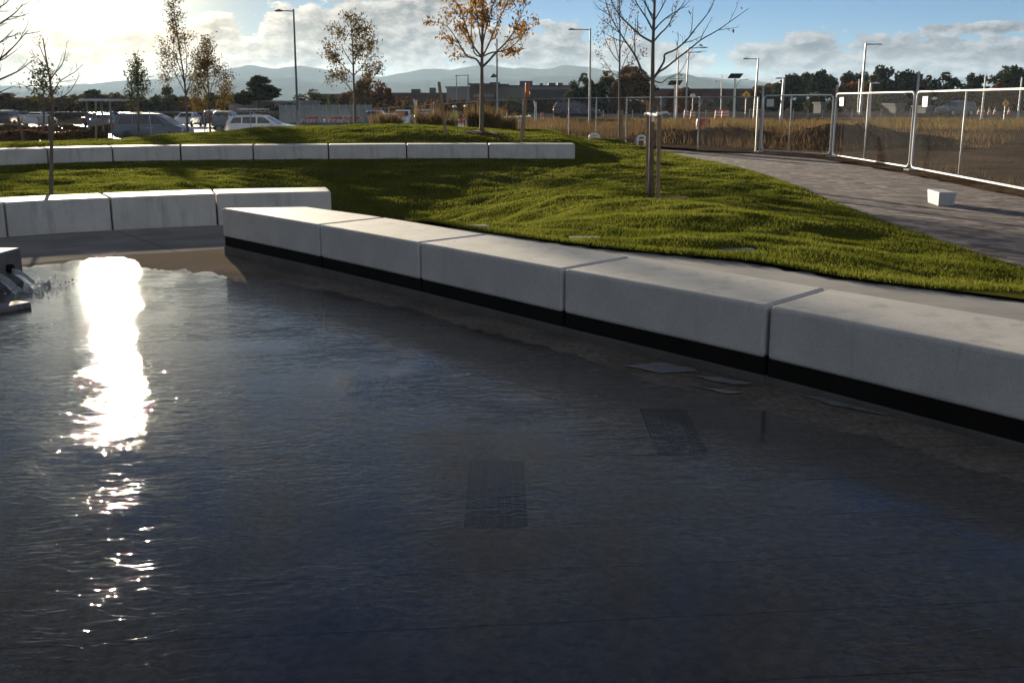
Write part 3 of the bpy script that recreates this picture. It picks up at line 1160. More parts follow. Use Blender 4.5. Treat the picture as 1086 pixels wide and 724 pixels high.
M['water'] = water_mat('rippled_water')
M['puddle'] = pmat('dry_patch_concrete', (0.125, 0.125, 0.125), (0.185, 0.185, 0.185), 14, 0.85, 0.002, 60)
inner = [Vector((p.x, p.y, 0)) for p in mf]
floor_poly = [(p.x, p.y) for p in wetA] + [(-3.35, 12.75)] + [(p.x + 0.12, p.y + 0.12) for p in inner] + [(7.0, 1.5), (7.0, -7), (-16, -7), (-16, 8), (-9, 10.3)]
grid_sheet('pool_floor', M['floor'], floor_poly, 0.8, lambda x, y: pool_z(y))
WZ = -0.06
shore = [(-140, 305), (0, 288), (25, 283), (60, 279), (95, 273), (128, 271.5), (146, 276), (150, 283), (172, 286), (196, 285), (205, 289), (224, 288), (238, 293), (262, 298),
         (300, 300), (340, 309), (400, 322), (450, 334), (500, 351), (560, 366), (620, 385), (660, 402), (720, 418), (790, 437), (860, 458), (930, 474), (1000, 497), (1086, 525), (1200, 560), (1400, 640)]
sp = []
rng = random.Random(8)
for i in range(len(shore) - 1):
    a, b = shore[i], shore[i + 1]
    for k in range(6):
        u = k / 6
        j = 1.2 if i < 13 else 2.2
        x, y = a[0] + (b[0] - a[0]) * u, a[1] + (b[1] - a[1]) * u + rng.uniform(-j, j)
        p = G(x, y, -0.09)
        sp.append((p.x, p.y))
water_poly = sp + [(6.5, 0.8), (6.5, -6.5), (-15.5, -6.5), (-15.5, 7.5)]
grid_sheet('water', M['water'], water_poly, 2.0, lambda x, y: pool_z(y) + 0.012)


def puddle(px_pts, seed, label):
    rng_ = random.Random(seed)
    pts = []
    n = len(px_pts)
    for i in range(n):
        a, b = px_pts[i], px_pts[(i + 1) % n]
        for k in range(5):
            u = k / 5
            q = G(a[0] + (b[0] - a[0]) * u + rng_.uniform(-1.2, 1.2), a[1] + (b[1] - a[1]) * u + rng_.uniform(-.5, .5), -0.055)
            pts.append((q.x, q.y, pool_z(q.y) + 0.008))
    b = MB()
    b.poly(pts)
    o = b.build('dry_patch', M['puddle'], kind='structure')


puddle([(663, 388), (700, 384.5), (735, 391), (742, 394.5), (700, 396)], 1, '')
puddle([(735, 399), (765, 401), (800, 408), (780, 409), (752, 404)], 2, '')
puddle([(728, 408), (752, 413), (797, 418), (770, 418.5), (745, 413)], 3, '')
puddle([(852, 421), (890, 425), (940, 434), (974, 445), (930, 441), (880, 431)], 4, '')
puddle([(617, 393), (632, 391), (640, 393), (628, 395)], 5, '')

# ---- drain grates let into the pool floor
GR = [([(497, 491), (556, 490), (559, 562), (493, 563)], 'dark slotted grate in the pool floor, nearest the camera'),
      ([(681, 434), (725, 433), (753, 481), (697, 485)], 'dark slotted grate in the pool floor, by the shadow of the curved seat'),
      ([(374, 395), (413, 398), (403, 423), (360, 423)], 'dark slotted grate in the pool floor, farthest and faint under the sky reflection')]
M['grate'] = pmat('grate_iron', (0.003, 0.006, 0.011), (0.004, 0.008, 0.014), 10, 0.8, spec=0.1)
M['grate_bar'] = pmat('grate_bar_iron', (0.014, 0.021, 0.032), (0.020, 0.029, 0.042), 30, 0.8, spec=0.1)
for px4, lab in GR:
    c = [G(px, py, -0.04) for px, py in px4]
    mid = sum(c, Vector()) / 4
    vx = ((c[1] - c[0]) + (c[2] - c[3])) / 2
    vy = ((c[0] - c[3]) + (c[1] - c[2])) / 2
    L, W_ = vy.length, vx.length
    ang = math.atan2(vy.y, vy.x)
    z = float(pool_z(mid.y))
    root = thing('drain_grate', lab, 'drain grate', (mid.x, mid.y, z), ang, 'drain grates in the pool floor')
    b = MB()
    b.box((0, 0, 0.001), (L, W_, 0.008))
    b.build('frame', M['grate'], root)
    b = MB()
    for k in range(7):
        yy = -W_ / 2 + 0.022 + k * (W_ - 0.044) / 6
        b.box((0, yy, 0.0050), (L - 0.03, 0.012 if k % 2 else 0.007, 0.003))
    b.build('bars', M['grate_bar'], root)

# ================================================================== SEATS
def curve_pts(P, i, n=8, t0=0.0, t1=1.0):
    p0, p1, p2, p3 = P[max(i - 1, 0)], P[i], P[i + 1], P[min(i + 2, len(P) - 1)]
    if i == 0:
        p0 = p1 * 2 - p2
    if i + 2 > len(P) - 1:
        p3 = p2 * 2 - p1
    out = []
    for k in range(n + 1):
        t = t0 + (t1 - t0) * k / n
        out.append(0.5 * ((2 * p1) + (p2 - p0) * t + (2 * p0 - 5 * p1 + 4 * p2 - p3) * t * t + (3 * p1 - p0 - 3 * p2 + p3) * t ** 3))
    return out


def slab(F, B, z0, z1, name, mat, root, inset=0.0, bevel=0.028, back=0.0):
    b = MB()
    n = len(F)
    vs = []
    for f, k in zip(F, B):
        w = (k - f).normalized()
        f2, k2 = f + w * inset, k - w * back
        zz0 = z0(f2) if callable(z0) else z0
        vs += [(f2.x, f2.y, zz0), (f2.x, f2.y, z1), (k2.x, k2.y, z1), (k2.x, k2.y, zz0)]
    fs = []
    for i in range(n - 1):
        a = i * 4
        for j in range(4):
            fs.append((a + j, a + (j + 1) % 4, a + 4 + (j + 1) % 4, a + 4 + j))
    fs.append((3, 2, 1, 0))
    fs.append(tuple(range((n - 1) * 4, n * 4)))
    b.add(vs, fs)
    o = b.build(name, mat, root, bevel=bevel, segs=3)
    return o


def gap_t(P, i, gap):
    return gap / (P[i + 1] - P[i]).length


main_labels = ['far end seat block of the curved seat, its end face over the pool shore',
               'concrete seat block, second from the far end of the curved seat',
               'concrete seat block, third from the far end of the curved seat',
               'concrete seat block with dark rust-free joint stain, behind the small puddles',
               'nearest concrete seat block of the curved seat, cut by the right edge']
main_labels[3] = 'concrete seat block behind the small puddles, fourth from the far end of the curved seat'
for i in range(len(mf) - 1):
    g0, g1 = gap_t(mf, i, 0.014), gap_t(mf, i, 0.014)
    F = curve_pts(mf, i, 8, 0 if i == 0 else g0, 1 - g1)
    B = curve_pts(mb, i, 8, 0 if i == 0 else g0, 1 - g1)
    c = (F[4] + B[4]) / 2
    lab = main_labels[i] if i < 5 else 'last concrete seat block at the near end of the curved seat'
    root = thing('concrete_bench', lab, 'bench', (c.x, c.y, 0), group='blocks of the curved seat over the pool')
    slab(F, B, 0.112, MAIN_TOP, 'seat_slab', M['bench'], root)
    slab(F, B, -0.012, 0.118, 'recess_shade_strip', M['gap'], root, inset=0.022, bevel=0, back=0.1)  # almost flush black strip, painted as the shade below the slab
    F2 = curve_pts(mf, i, 8, 0, 1)
    B2 = curve_pts(mb, i, 8, 0, 1)
    slab(F2, B2, -0.25, -0.004, 'plinth', M['plinth_wet'], root, inset=0.004, bevel=0.008, back=0.05)

low_labels = ['pale concrete seat block cut by the left edge, in the low row at the plaza', 'seat block in the low row at the plaza, crossed by a thin tree shadow',
              'concrete seat block in the low row at the plaza, with the sun glare below it', 'seat block ending the low row, its foot hidden by the curved seat']
for i in range(len(lf) - 1):
    F = curve_pts(lf, i, 6, gap_t(lf, i, 0.012), 1 - (0 if i == 3 else gap_t(lf, i, 0.012)))
    B = curve_pts(lb, i, 6, gap_t(lf, i, 0.012), 1 - (0 if i == 3 else gap_t(lf, i, 0.012)))
    c = (F[3] + B[3]) / 2
    root = thing('concrete_bench', low_labels[i], 'bench', (c.x, c.y, LOW_BASE), group='blocks of the low seat row at the plaza')
    slab(F, B, LOW_BASE - 0.12, LOW_TOP, 'seat_slab', M['bench'], root)
ords = ['first', 'second', 'third', 'fourth', 'fifth', 'sixth', 'seventh', 'eighth']
for i in range(len(uf) - 1):
    g = gap_t(uf, i, 0.018)
    F = curve_pts(uf, i, 6, g, 1 - (0 if i == 7 else g))
    B = curve_pts(ub, i, 6, g, 1 - (0 if i == 7 else g))
    c = (F[3] + B[3]) / 2
    lab = 'concrete seat block, %s from the left in the long row on the lawn' % ords[i]
    if i == 7:
        lab = 'concrete seat block at the right end of the long row on the lawn'
    root = thing('concrete_bench', lab, 'bench', (c.x, c.y, 0.0), group='blocks of the long seat row on the lawn')
    slab(F, B, -0.25, UP_TOP, 'seat_slab', M['bench'], root, bevel=0.035)

# ---- fountain block with two spouts at the left edge
FZ = 0.33
p0 = at(22.3, 262.5, 10.6)
FZ = p0.z
p1 = G(0, 268.6, FZ)
fd = (p1 - p0).normalized()
fn = Vector((-fd.y, fd.x, 0))          # away from the water
if fn.y < 0:
    fn = -fn
pe = p0 + fd * 3.4
root = thing('fountain_block', 'dark concrete fountain block at the left edge spilling two arcs of water', 'fountain', (p0.x, p0.y, float(pool_z(p0.y))))
bq = [p0, pe, pe + fn * 0.45, p0 + fn * 0.45]
b = MB()
b.prism([(q.x, q.y, -0.3) for q in bq], FZ + 0.3)
M['fount'] = concrete('fountain_concrete', (0.13, 0.125, 0.118), (0.19, 0.18, 0.17), (0.05, 0.05, 0.048))
b.build('block', M['fount'], root, bevel=0.02)
M['jet'] = bpy.data.materials.new('falling_water')
M['jet'].use_nodes = True
jb = M['jet'].node_tree.nodes['Principled BSDF']
jb.inputs['Base Color'].default_value = (0.75, 0.8, 0.85, 1)
jb.inputs['Roughness'].default_value = 0.08
jb.inputs['IOR'].default_value = 1.33
jb.inputs['Transmission Weight'].default_value = 0.75
for k, (s0, z0) in enumerate([(0.30, 0.19), (0.66, 0.16)]):
    base = p0 + fd * s0
    out = -fn
    path, rad = [], []
    T = 0.30
    z_w = float(pool_z(base.y)) + 0.02
    h0 = FZ - z0 * 0.9
    for j in range(11):
        tt = T * j / 10
        q = base + out * (1.35 * tt + 0.0)
        zz = h0 - 0.02 - 4.9 * tt * tt
        path.append((q.x, q.y, max(zz, z_w - 0.02)))
        rad.append(0.028 + 0.022 * j / 10)
    b = MB()
    b.tube(path, rad, 10)
    b.build('water_arc', M['jet'], root, smooth=True)
    b = MB()
    b.tube([(base.x + fn.x * .05, base.y + fn.y * .05, h0), (base.x + out.x * .05, base.y + out.y * .05, h0)], 0.045, 12)
    b.build('spout', M['gap'], root, smooth=True)
    rr = random.Random(60 + k)
    b = MB()
    e = Vector(path[-1])
    for j in range(70):
        a, r = rr.uniform(0, 6.28), abs(rr.gauss(0, 0.16))
        s = rr.uniform(0.004, 0.015)
        c = (e.x + r * math.cos(a), e.y + r * math.sin(a), z_w + abs(rr.gauss(0, 0.05)) * math.exp(-r * 5))
        b.lathe([(0.0005, -s), (s * .8, -s * .5), (s, 0), (s * .8, s * .5), (0.0005, s)], c, 6)
    o = b.build('splash', M['jet'], root, smooth=True)
    o['kind'] = 'stuff'
b = MB()
q0 = G(-70, 345, -0.08)
q1 = G(27, 326, -0.08)
dq = (q1 - q0).normalized()
nq = Vector((-dq.y, dq.x, 0))
b.prism([tuple(q0 - nq * .09 + Vector((0, 0, 0))), tuple(q1 - nq * .09), tuple(q1 + nq * .09), tuple(q0 + nq * .09)], 0.06)
o = b.build('basin_lip', M['fount'], bevel=0.015, loc=(q1.x, q1.y, q1.z))
tag(o, 'low dark wet stone lip in front of the fountain block', 'basin lip')

# ================================================================== MOUNTAINS
def ridge(name, prof, dist, depth, seed, mat):
    """a mountain range: a deep mesh whose crest follows a surveyed profile"""
    pts = [at(px, py, dist) for px, py in prof]
    xs_p = np.array([p.x for p in pts])
    zs_p = np.array([p.z for p in pts])
    n, m = 620, 26
    X = np.linspace(xs_p[0], xs_p[-1], n)
    crest = np.interp(X, xs_p, zs_p)
    crest = crest + dist * 0.0022 * (vnoise(X, X * 0, dist * 0.03, seed) + 0.8 * vnoise(X, X * 0 + 9, dist * 0.012, seed + 1) + 0.35 * vnoise(X, X * 0 + 5, dist * 0.005, seed + 2))
    V = []
    for j in range(m):
        u = j / (m - 1)
        yy = dist - depth * (1 - u) * 0.6 + np.where(u > 0.62, (u - 0.62) * depth, 0)
        prof_u = np.sin(min(u / 0.62, 1.0) * math.pi / 2) if u <= 0.62 else 1.0 - (u - 0.62) / 0.38 * 0.9
        yy = dist + (u - 0.62) * depth
        spur = 1 + 0.42 * vnoise(X + 0.3 * yy, X * 0 + yy, dist * 0.03, seed + 3) * (1 - abs(prof_u))
        z = crest * prof_u * spur - 4 * (1 - prof_u)
        V.append(np.stack([X * (yy / dist), np.full(n, yy), z], 1))
    V = np.concatenate(V)
    b = MB()
    b.add(V.tolist(), [(j * n + i, j * n + i + 1, (j + 1) * n + i + 1, (j + 1) * n + i) for j in range(m - 1) for i in range(n - 1)])
    return b.build(name, mat, smooth=True, kind='structure')


M['mount'] = pmat('mountain_slopes', (0.035, 0.040, 0.038), (0.06, 0.062, 0.056), 0.004, 0.95, spec=0.0)
ridge('mountains', [(-900, 92), (-500, 80), (-250, 88), (0, 92), (45, 93), (90, 88), (130, 86), (165, 84), (200, 80), (235, 75), (262, 69.5), (278, 72), (295, 74), (318, 71), (340, 74), (362, 79), (385, 81), (410, 80), (430, 78), (450, 74), (462, 73),
                    (478, 75), (500, 71), (520, 70), (545, 74), (556, 72), (575, 73), (600, 70.5), (622, 73), (650, 76), (690, 80), (720, 83), (745, 81), (775, 84), (800, 86), (860, 91), (950, 97), (1086, 102), (1500, 104), (2000, 104)], 4600, 1500, 3, M['mount'])
ridge('mountains', [(-900, 100), (-300, 97), (-50, 101), (60, 98), (150, 95), (230, 86), (300, 83), (360, 90), (420, 87), (480, 84), (540, 83), (610, 81), (680, 88), (708, 80.5), (724, 79), (742, 84), (790, 92), (850, 97), (1000, 104), (1400, 106)], 3600, 1200, 11, M['mount'])

# ---- the air
hz = MB()
hz.box((0, 2600, 84), (9000, 6400, 180))
hm = bpy.data.materials.new('haze_air')
hm.use_nodes = True
ht = hm.node_tree
ht.nodes.remove(ht.nodes['Principled BSDF'])
pv = ht.nodes.new('ShaderNodeVolumePrincipled')
pv.inputs['Color'].default_value = (0.55, 0.76, 1.0, 1)
pv.inputs['Density'].default_value = 0.000076
pv.inputs['Anisotropy'].default_value = 0.25
ht.links.new(pv.outputs[0], ht.nodes['Material Output'].inputs['Volume'])
hm.cycles.homogeneous_volume = True
hz.build('haze', hm, kind='stuff')

# ================================================================== TREES
def branch_path(rng, p, d, L, n, wob, up):
    path = [Vector(p)]
    d = Vector(d).normalized()
    for i in range(n):
        d = (d + Vector((rng.gauss(0, wob), rng.gauss(0, wob), rng.gauss(0, wob * 0.6) + up))).normalized()
        path.append(path[-1] + d * (L / n))
    return path


def twigs(rng, b, path, r0, level, tips, spread=0.75, ratio=0.5, count=4, up=0.05, wob=0.10, start=0.25):
    """side shoots along a branch; collects shoot tips"""
    L = sum((path[i + 1] - path[i]).length for i in range(len(path) - 1))
    n = len(path)
    for k in range(count):
        f = start + (1 - start) * (k + rng.random()) / count
        i = min(int(f * (n - 1)), n - 2)
        p = path[i].lerp(path[i + 1], f * (n - 1) - i)
        d = (path[i + 1] - path[i]).normalized()
        side = d.orthogonal().normalized()
        side.rotate(Matrix.Rotation(rng.uniform(0, 6.283), 3, d))
        nd = (d + side * rng.uniform(spread * 0.6, spread * 1.3)).normalized()
        l = L * ratio * rng.uniform(0.6, 1.15) * (1.05 - 0.5 * f)
        q = branch_path(rng, p, nd, l, 4, wob, up)
        r = r0 * (1 - 0.6 * f) * 0.55
        b.tube(q, [r, r * .8, r * .62, r * .45, r * .28], 4, False)
        tips.extend(q[1:])
        if level > 0:
            twigs(rng, b, q, r, level - 1, tips, spread, ratio, max(2, count - 1), up, wob, start)


def leaf_quads(rng, b, pts, n, size, jit, hang=0.0, aspect=0.5):
    for _ in range(n):
        c = pts[rng.randrange(len(pts))]
        c = c + Vector((rng.gauss(0, jit), rng.gauss(0, jit), rng.gauss(0, jit)))
        s = size * rng.uniform(0.55, 1.3)
        d = Vector((rng.gauss(0, 1), rng.gauss(0, 1), rng.gauss(0, 1) - hang)).normalized()
        e = d.orthogonal().normalized()
        e.rotate(Matrix.Rotation(rng.uniform(0, 6.283), 3, d))
        w = s * aspect
        b.add([c - d * s * .5, c + e * w * .5, c + d * s * .5, c - e * w * .5], [(0, 1, 2, 3)])


M['leaf_or'] = leafmat('orange_brown_leaves', (0.20, 0.10, 0.022), (0.34, 0.19, 0.05), 1.2)
M['leaf_dry'] = leafmat('dry_leaves', (0.10, 0.07, 0.035), (0.20, 0.14, 0.06), 1.2)
M['leaf_gold'] = leafmat('gold_green_leaves', (0.075, 0.062, 0.02), (0.18, 0.115, 0.035), 1.0)
M['leaf_grn'] = leafmat('dull_green_leaves', (0.040, 0.050, 0.018), (0.085, 0.085, 0.030), 0.8)
M['conifer'] = leafmat('conifer_needles', (0.012, 0.021, 0.011), (0.036, 0.050, 0.022), 0.6)
M['evergreen'] = leafmat('dark_evergreen_leaves', (0.016, 0.024, 0.011), (0.045, 0.052, 0.020), 0.5)
M['autumn'] = leafmat('autumn_leaves', (0.15, 0.050, 0.014), (0.27, 0.115, 0.03), 0.6)
M['rust'] = leafmat('rust_brown_leaves', (0.07, 0.040, 0.018), (0.15, 0.08, 0.032), 0.6)
M['olive'] = leafmat('olive_leaves', (0.06, 0.058, 0.018), (0.125, 0.105, 0.035), 0.6)


def px_branch(base, pts, dy, rng, n=9):
    """a limb traced at its own depth: pts are picture points, dy how far it leans away from or towards the viewer"""
    P = [Vector(base)]
    for i, (px, py) in enumerate(pts):
        P.append(at(px, py, base.y + dy * (i + 1) / len(pts)))
    out = []
    for i in range(len(P) - 1):
        for k in range(3):
            u = k / 3
            a, b, c, d = P[max(i - 1, 0)], P[i], P[i + 1], P[min(i + 2, len(P) - 1)]
            out.append(0.5 * ((2 * b) + (c - a) * u + (2 * a - 5 * b + 4 * c - d) * u * u + (3 * b - a - 3 * c + d) * u ** 3))
    out.append(P[-1])
    return out


def make_tree(label, base, trunk_px, trunk_r, limbs, bark, leaf=None, nleaf=0, leaf_size=0.06, seed=1, twig=(4, 1), hang=0.4, jit=0.08, aspect=0.45, group='young trees on the lawn', ratio=0.5, spread=0.75):
    rng = random.Random(seed)
    root = thing('young_tree', label, 'tree', tuple(base), group=group)
    tp = px_branch(base, trunk_px, 0.0, rng)
    b = MB()
    n = len(tp)
    b.tube(tp, [trunk_r * (1 - 0.78 * (i / (n - 1)) ** 0.9) for i in range(n)], 8)
    b.build('trunk', M[bark], root, smooth=True)
    b = MB()
    tips = list(tp[int(n * .75):])
    for (start, pts, dy, r) in limbs:
        i = min(range(n), key=lambda k: abs(tp[k].z - at(start[0], start[1], base.y).z))
        lp = px_branch(tp[i], pts, dy, rng)
        m = len(lp)
        b.tube(lp, [r * (1 - 0.8 * k / (m - 1)) for k in range(m)], 5, False)
        tips.extend(lp[m // 3:])
        twigs(rng, b, lp, r, twig[1], tips, spread=spread, ratio=ratio, count=twig[0])
    twigs(rng, b, tp[int(n * .45):], trunk_r * .5, twig[1], tips, count=twig[0] + 2, ratio=ratio * 0.7, spread=spread)
    b.build('branches', M[bark], root)
    if nleaf:
        b = MB()
        leaf_quads(rng, b, tips, nleaf, leaf_size, jit, hang, aspect)
        b.build('leaves', M[leaf], root)
    return root


# the bare tree in the middle, its trunk tied to two stakes
make_tree('nearly bare young tree with dark ascending limbs tied between two wooden stakes', T_MAIN, [(691, 150), (692, 85), (692.5, 45), (694, 10), (695, -40), (697, -110)], 0.052, [
    ((691, 88), [(682, 78), (674, 60), (662, 42), (652, 26), (644, 8), (638, -20)], 0.5, 0.026),
    ((692, 47), [(680, 38), (668, 27), (657, 16), (648, 0), (640, -25)], -0.4, 0.022),
    ((692, 32), [(686, 20), (678, 8), (670, -8), (664, -40)], 0.6, 0.018),
    ((692, 86), [(698, 77), (706, 72), (716, 64), (729, 54), (744, 42), (760, 33), (776, 22), (794, 9)], 0.3, 0.024),
    ((698, 82), [(704, 66), (705, 58), (716, 53), (728, 43), (738, 30), (748, 18), (756, 5), (760, -20)], -0.6, 0.022),
    ((692, 40), [(700, 36), (708, 28), (716, 14), (726, 2), (732, -20)], 0.4, 0.020),
    ((692, 30), [(701, 24), (711, 16), (724, 8), (736, -4)], -0.5, 0.016),
    ((693, 18), [(703, 6), (710, -10), (716, -40)], 0.2, 0.015),
    ((692, 22), [(684, 2), (678, -25), (675, -50)], -0.3, 0.014),
    ((693, 90), [(701, 88), (708, 83), (720, 78), (728, 65), (735, 50)], 0.8, 0.014)], 'bark_dark', 'leaf_dry', 95, 0.075, seed=5, twig=(5, 2), hang=1.2, jit=0.03, ratio=0.34)
# the orange-leaved tree
make_tree('young tree with drooping orange brown leaves behind the long seat row', T_ORANGE, [(511, 110), (511, 72), (511.5, 40), (512, 15), (512, -30)], 0.085, [
    ((511, 70), [(505, 63), (496, 60), (490, 52), (483, 40), (474, 28), (464, 24)], 0.6, 0.040),
    ((511, 72), [(519, 64), (526, 56), (536, 46), (545, 34), (550, 22), (556, 8)], -0.5, 0.045),
    ((511, 60), [(504, 52), (498, 40), (493, 24), (487, 8), (478, -8)], -1.0, 0.035),
    ((511, 62), [(517, 50), (523, 36), (530, 20), (538, 2), (545, -15)], 1.0, 0.035),
    ((511, 66), [(503, 56), (500, 34), (500, 14), (497, -10)], 1.2, 0.03),
    ((511, 64), [(521, 56), (534, 54), (545, 48), (554, 38), (560, 26)], 0.4, 0.03),
    ((511, 50), [(508, 30), (505, 10), (503, -15)], -1.2, 0.03),
    ((511, 52), [(515, 32), (521, 12), (528, -10)], -0.8, 0.03)], 'bark', 'leaf_or', 3000, 0.13, seed=8, twig=(5, 1), hang=1.3, jit=0.10, ratio=0.36)
make_tree('slim young tree with sparse dry leaves, its trunk held by a short post', T_THIN, [(657, 120), (657, 80), (657.5, 40), (657, 5), (657, -8)], 0.055, [
    ((657, 86), [(650, 78), (642, 66), (634, 56)], 0.5, 0.022),
    ((657, 70), [(650, 58), (643, 44), (639, 30)], -0.6, 0.02),
    ((657, 74), [(664, 62), (671, 50), (677, 36)], 0.7, 0.02),
    ((657, 60), [(652, 44), (648, 26), (645, 10)], 0.8, 0.018),
    ((657, 56), [(662, 40), (667, 22), (670, 8)], -0.7, 0.018),
    ((657, 84), [(666, 76), (672, 64), (680, 58)], -0.4, 0.018)], 'bark_dark', 'leaf_dry', 800, 0.10, seed=13, twig=(4, 1), hang=0.8, jit=0.12, ratio=0.45)
make_tree('slender young tree with golden leaves left of the orange tree, by the pole', at(377, 133, 46), [(376, 110), (375, 80), (374, 50), (372, 22)], 0.07, [
    ((375, 98), [(368, 90), (360, 84), (350, 80)], 0.8, 0.03),
    ((375, 84), [(366, 72), (357, 62), (349, 56)], -0.8, 0.03),
    ((375, 82), [(383, 72), (390, 60), (394, 50)], 0.8, 0.03),
    ((375, 70), [(366, 56), (361, 44), (360, 34)], 1.0, 0.025),
    ((374, 66), [(381, 52), (385, 40), (386, 30)], -1.0, 0.025),
    ((375, 92), [(384, 86), (392, 78), (398, 70)], 0.5, 0.025)], 'bark', 'leaf_gold', 3200, 0.125, seed=21, twig=(4, 1), hang=0.8, jit=0.14, ratio=0.5)
make_tree('vase-shaped young tree with small brown leaves behind the minivan', at(199, 140, 56), [(198, 118), (196, 90), (190, 50), (186, 25), (184, 2)], 0.07, [
    ((197, 100), [(190, 86), (182, 70), (178, 58)], 0.8, 0.03),
    ((197, 98), [(203, 84), (208, 68), (211, 52)], -0.8, 0.03),
    ((196, 88), [(190, 70), (184, 52), (185, 34)], -1.0, 0.03),
    ((196, 88), [(198, 66), (196, 44), (193, 26)], 1.0, 0.03),
    ((197, 96), [(206, 86), (213, 76), (214, 64)], 0.4, 0.025),
    ((197, 96), [(193, 80), (180, 84), (175, 70)], 0.0, 0.02)], 'bark_dark', 'leaf_dry', 3400, 0.13, seed=34, twig=(4, 1), hang=0.3, jit=0.15, ratio=0.42)
make_tree('narrow young tree with autumn leaves right of the vase-shaped tree', at(223, 140, 58), [(222, 120), (221, 95), (220, 70), (219, 50)], 0.06, [
    ((222, 112), [(215, 104), (212, 94), (211, 84)], 0.8, 0.03),
    ((222, 110), [(230, 100), (236, 92), (238, 82)], -0.8, 0.03),
    ((221, 100), [(226, 88), (229, 78), (228, 70)], 0.9, 0.03),
    ((221, 100), [(214, 88), (212, 76), (217, 66)], -0.9, 0.03),
    ((222, 116), [(231, 112), (239, 108), (243, 100)], 0.5, 0.025),
    ((222, 116), [(214, 112), (208, 108), (206, 100)], 0.3, 0.025)], 'bark', 'leaf_gold', 4200, 0.135, seed=55, twig=(4, 1), hang=0.3, jit=0.2, ratio=0.45)
make_tree('narrow upright young tree with dark leaves above the minivan roof', at(147, 140, 52), [(146.5, 118), (146, 92), (145, 63)], 0.06, [
    ((146.5, 112), [(142, 104), (140, 94), (140, 86)], 0.5, 0.025),
    ((146.5, 112), [(151, 104), (153, 96), (152, 86)], -0.5, 0.025),
    ((146, 98), [(142, 90), (141, 82), (143, 74)], -0.5, 0.02),
    ((146, 98), [(149, 90), (150, 80), (148, 72)], 0.5, 0.02),
    ((146.5, 118), [(140, 112), (138, 104), (138, 98)], 0.3, 0.02)], 'bark_dark', 'leaf_grn', 1900, 0.13, seed=89, twig=(4, 1), hang=0.0, jit=0.16, ratio=0.4)
# bare tree by the low seats
B8 = G(54, 208.5, 0.12)
B8.z = float(lawn_base(np.array([B8.x]), np.array([B8.y]))[0])
make_tree('bare young tree standing behind the low seat row near the left edge', B8, [(54.5, 170), (55, 135), (56, 110), (53, 86), (49, 62), (45.5, 40)], 0.040, [
    ((55, 104), [(48, 92), (42, 84), (34, 76), (26, 70)], 0.3, 0.014),
    ((54, 98), [(62, 88), (70, 82), (80, 76), (88, 68)], 0.4, 0.014),
    ((52, 86), [(58, 78), (65, 70), (69, 58), (71, 44)], -0.3, 0.014),
    ((51, 76), [(45, 68), (40, 62), (32, 56)], -0.4, 0.012),
    ((49, 66), [(44, 54), (40, 44), (34, 36)], 0.3, 0.010),
    ((55, 112), [(64, 104), (73, 98), (80, 88), (84, 78)], -0.4, 0.012),
    ((55, 112), [(46, 104), (36, 98), (24, 90), (14, 86)], -0.2, 0.012)], 'bark_dark', 'leaf_dry', 40, 0.05, seed=144, twig=(4, 1), hang=0.3, jit=0.03, ratio=0.4)
make_tree('leafy sapling with narrow crown directly behind the bare tree at left', at(46.5, 140, 44), [(46.5, 120), (46, 95), (45, 73)], 0.05, [
    ((46.5, 110), [(42, 104), (39, 96), (39, 88)], 0.4, 0.02),
    ((46.5, 110), [(51, 102), (54, 96), (56, 86)], -0.4, 0.02),
    ((46, 98), [(43, 90), (42, 84), (44, 78)], 0.4, 0.02)], 'bark_dark', 'leaf_grn', 420, 0.17, seed=233, twig=(4, 1), hang=0.0, jit=0.2, ratio=0.4)
# tree outside the left edge whose limbs reach into the frame
B9 = at(-42, 228, 17.2)
make_tree('bare tree beyond the left edge, its thin limbs reaching into the corner', B9, [(-42, 170), (-42, 120), (-42, 90), (-42, 50), (-41, 0), (-40, -60)], 0.075, [
    ((-42, 112), [(-25, 96), (-8, 88), (8, 81), (22, 74), (32, 66)], 0.3, 0.026),
    ((-42, 98), [(-20, 76), (-4, 66), (8, 56), (18, 46), (30, 32)], -0.3, 0.026),
    ((-42, 88), [(-22, 64), (-6, 50), (4, 42), (14, 32)], 0.5, 0.022),
    ((-42, 60), [(-20, 38), (-4, 28), (8, 20), (18, 12), (24, 4)], -0.5, 0.022),
    ((-42, 40), [(-22, 20), (-6, 10), (6, 4), (14, -8)], 0.3, 0.02),
    ((-42, 118), [(-24, 108), (-8, 102), (4, 96), (14, 92)], -0.4, 0.02)], 'bark_dark', 'leaf_dry', 70, 0.055, seed=377, twig=(4, 1), hang=1.0, jit=0.03, ratio=0.36)

# ---- stakes and ties
def stake(name, px0, px1, d0, r, label, top_d=None, mat='stake', kind='square', group='tree stakes'):
    a, b_ = at(px0[0], px0[1], d0), at(px1[0], px1[1], top_d if top_d is not None else d0)
    a = a - (b_ - a).normalized() * 0.12
    root = MB()
    root.tube([a, b_], [r, r * 0.96], 8)
    o = root.build(name, M[mat], bevel=0.004, loc=tuple(a))
    tag(o, label, 'tree stake', group)
    return o


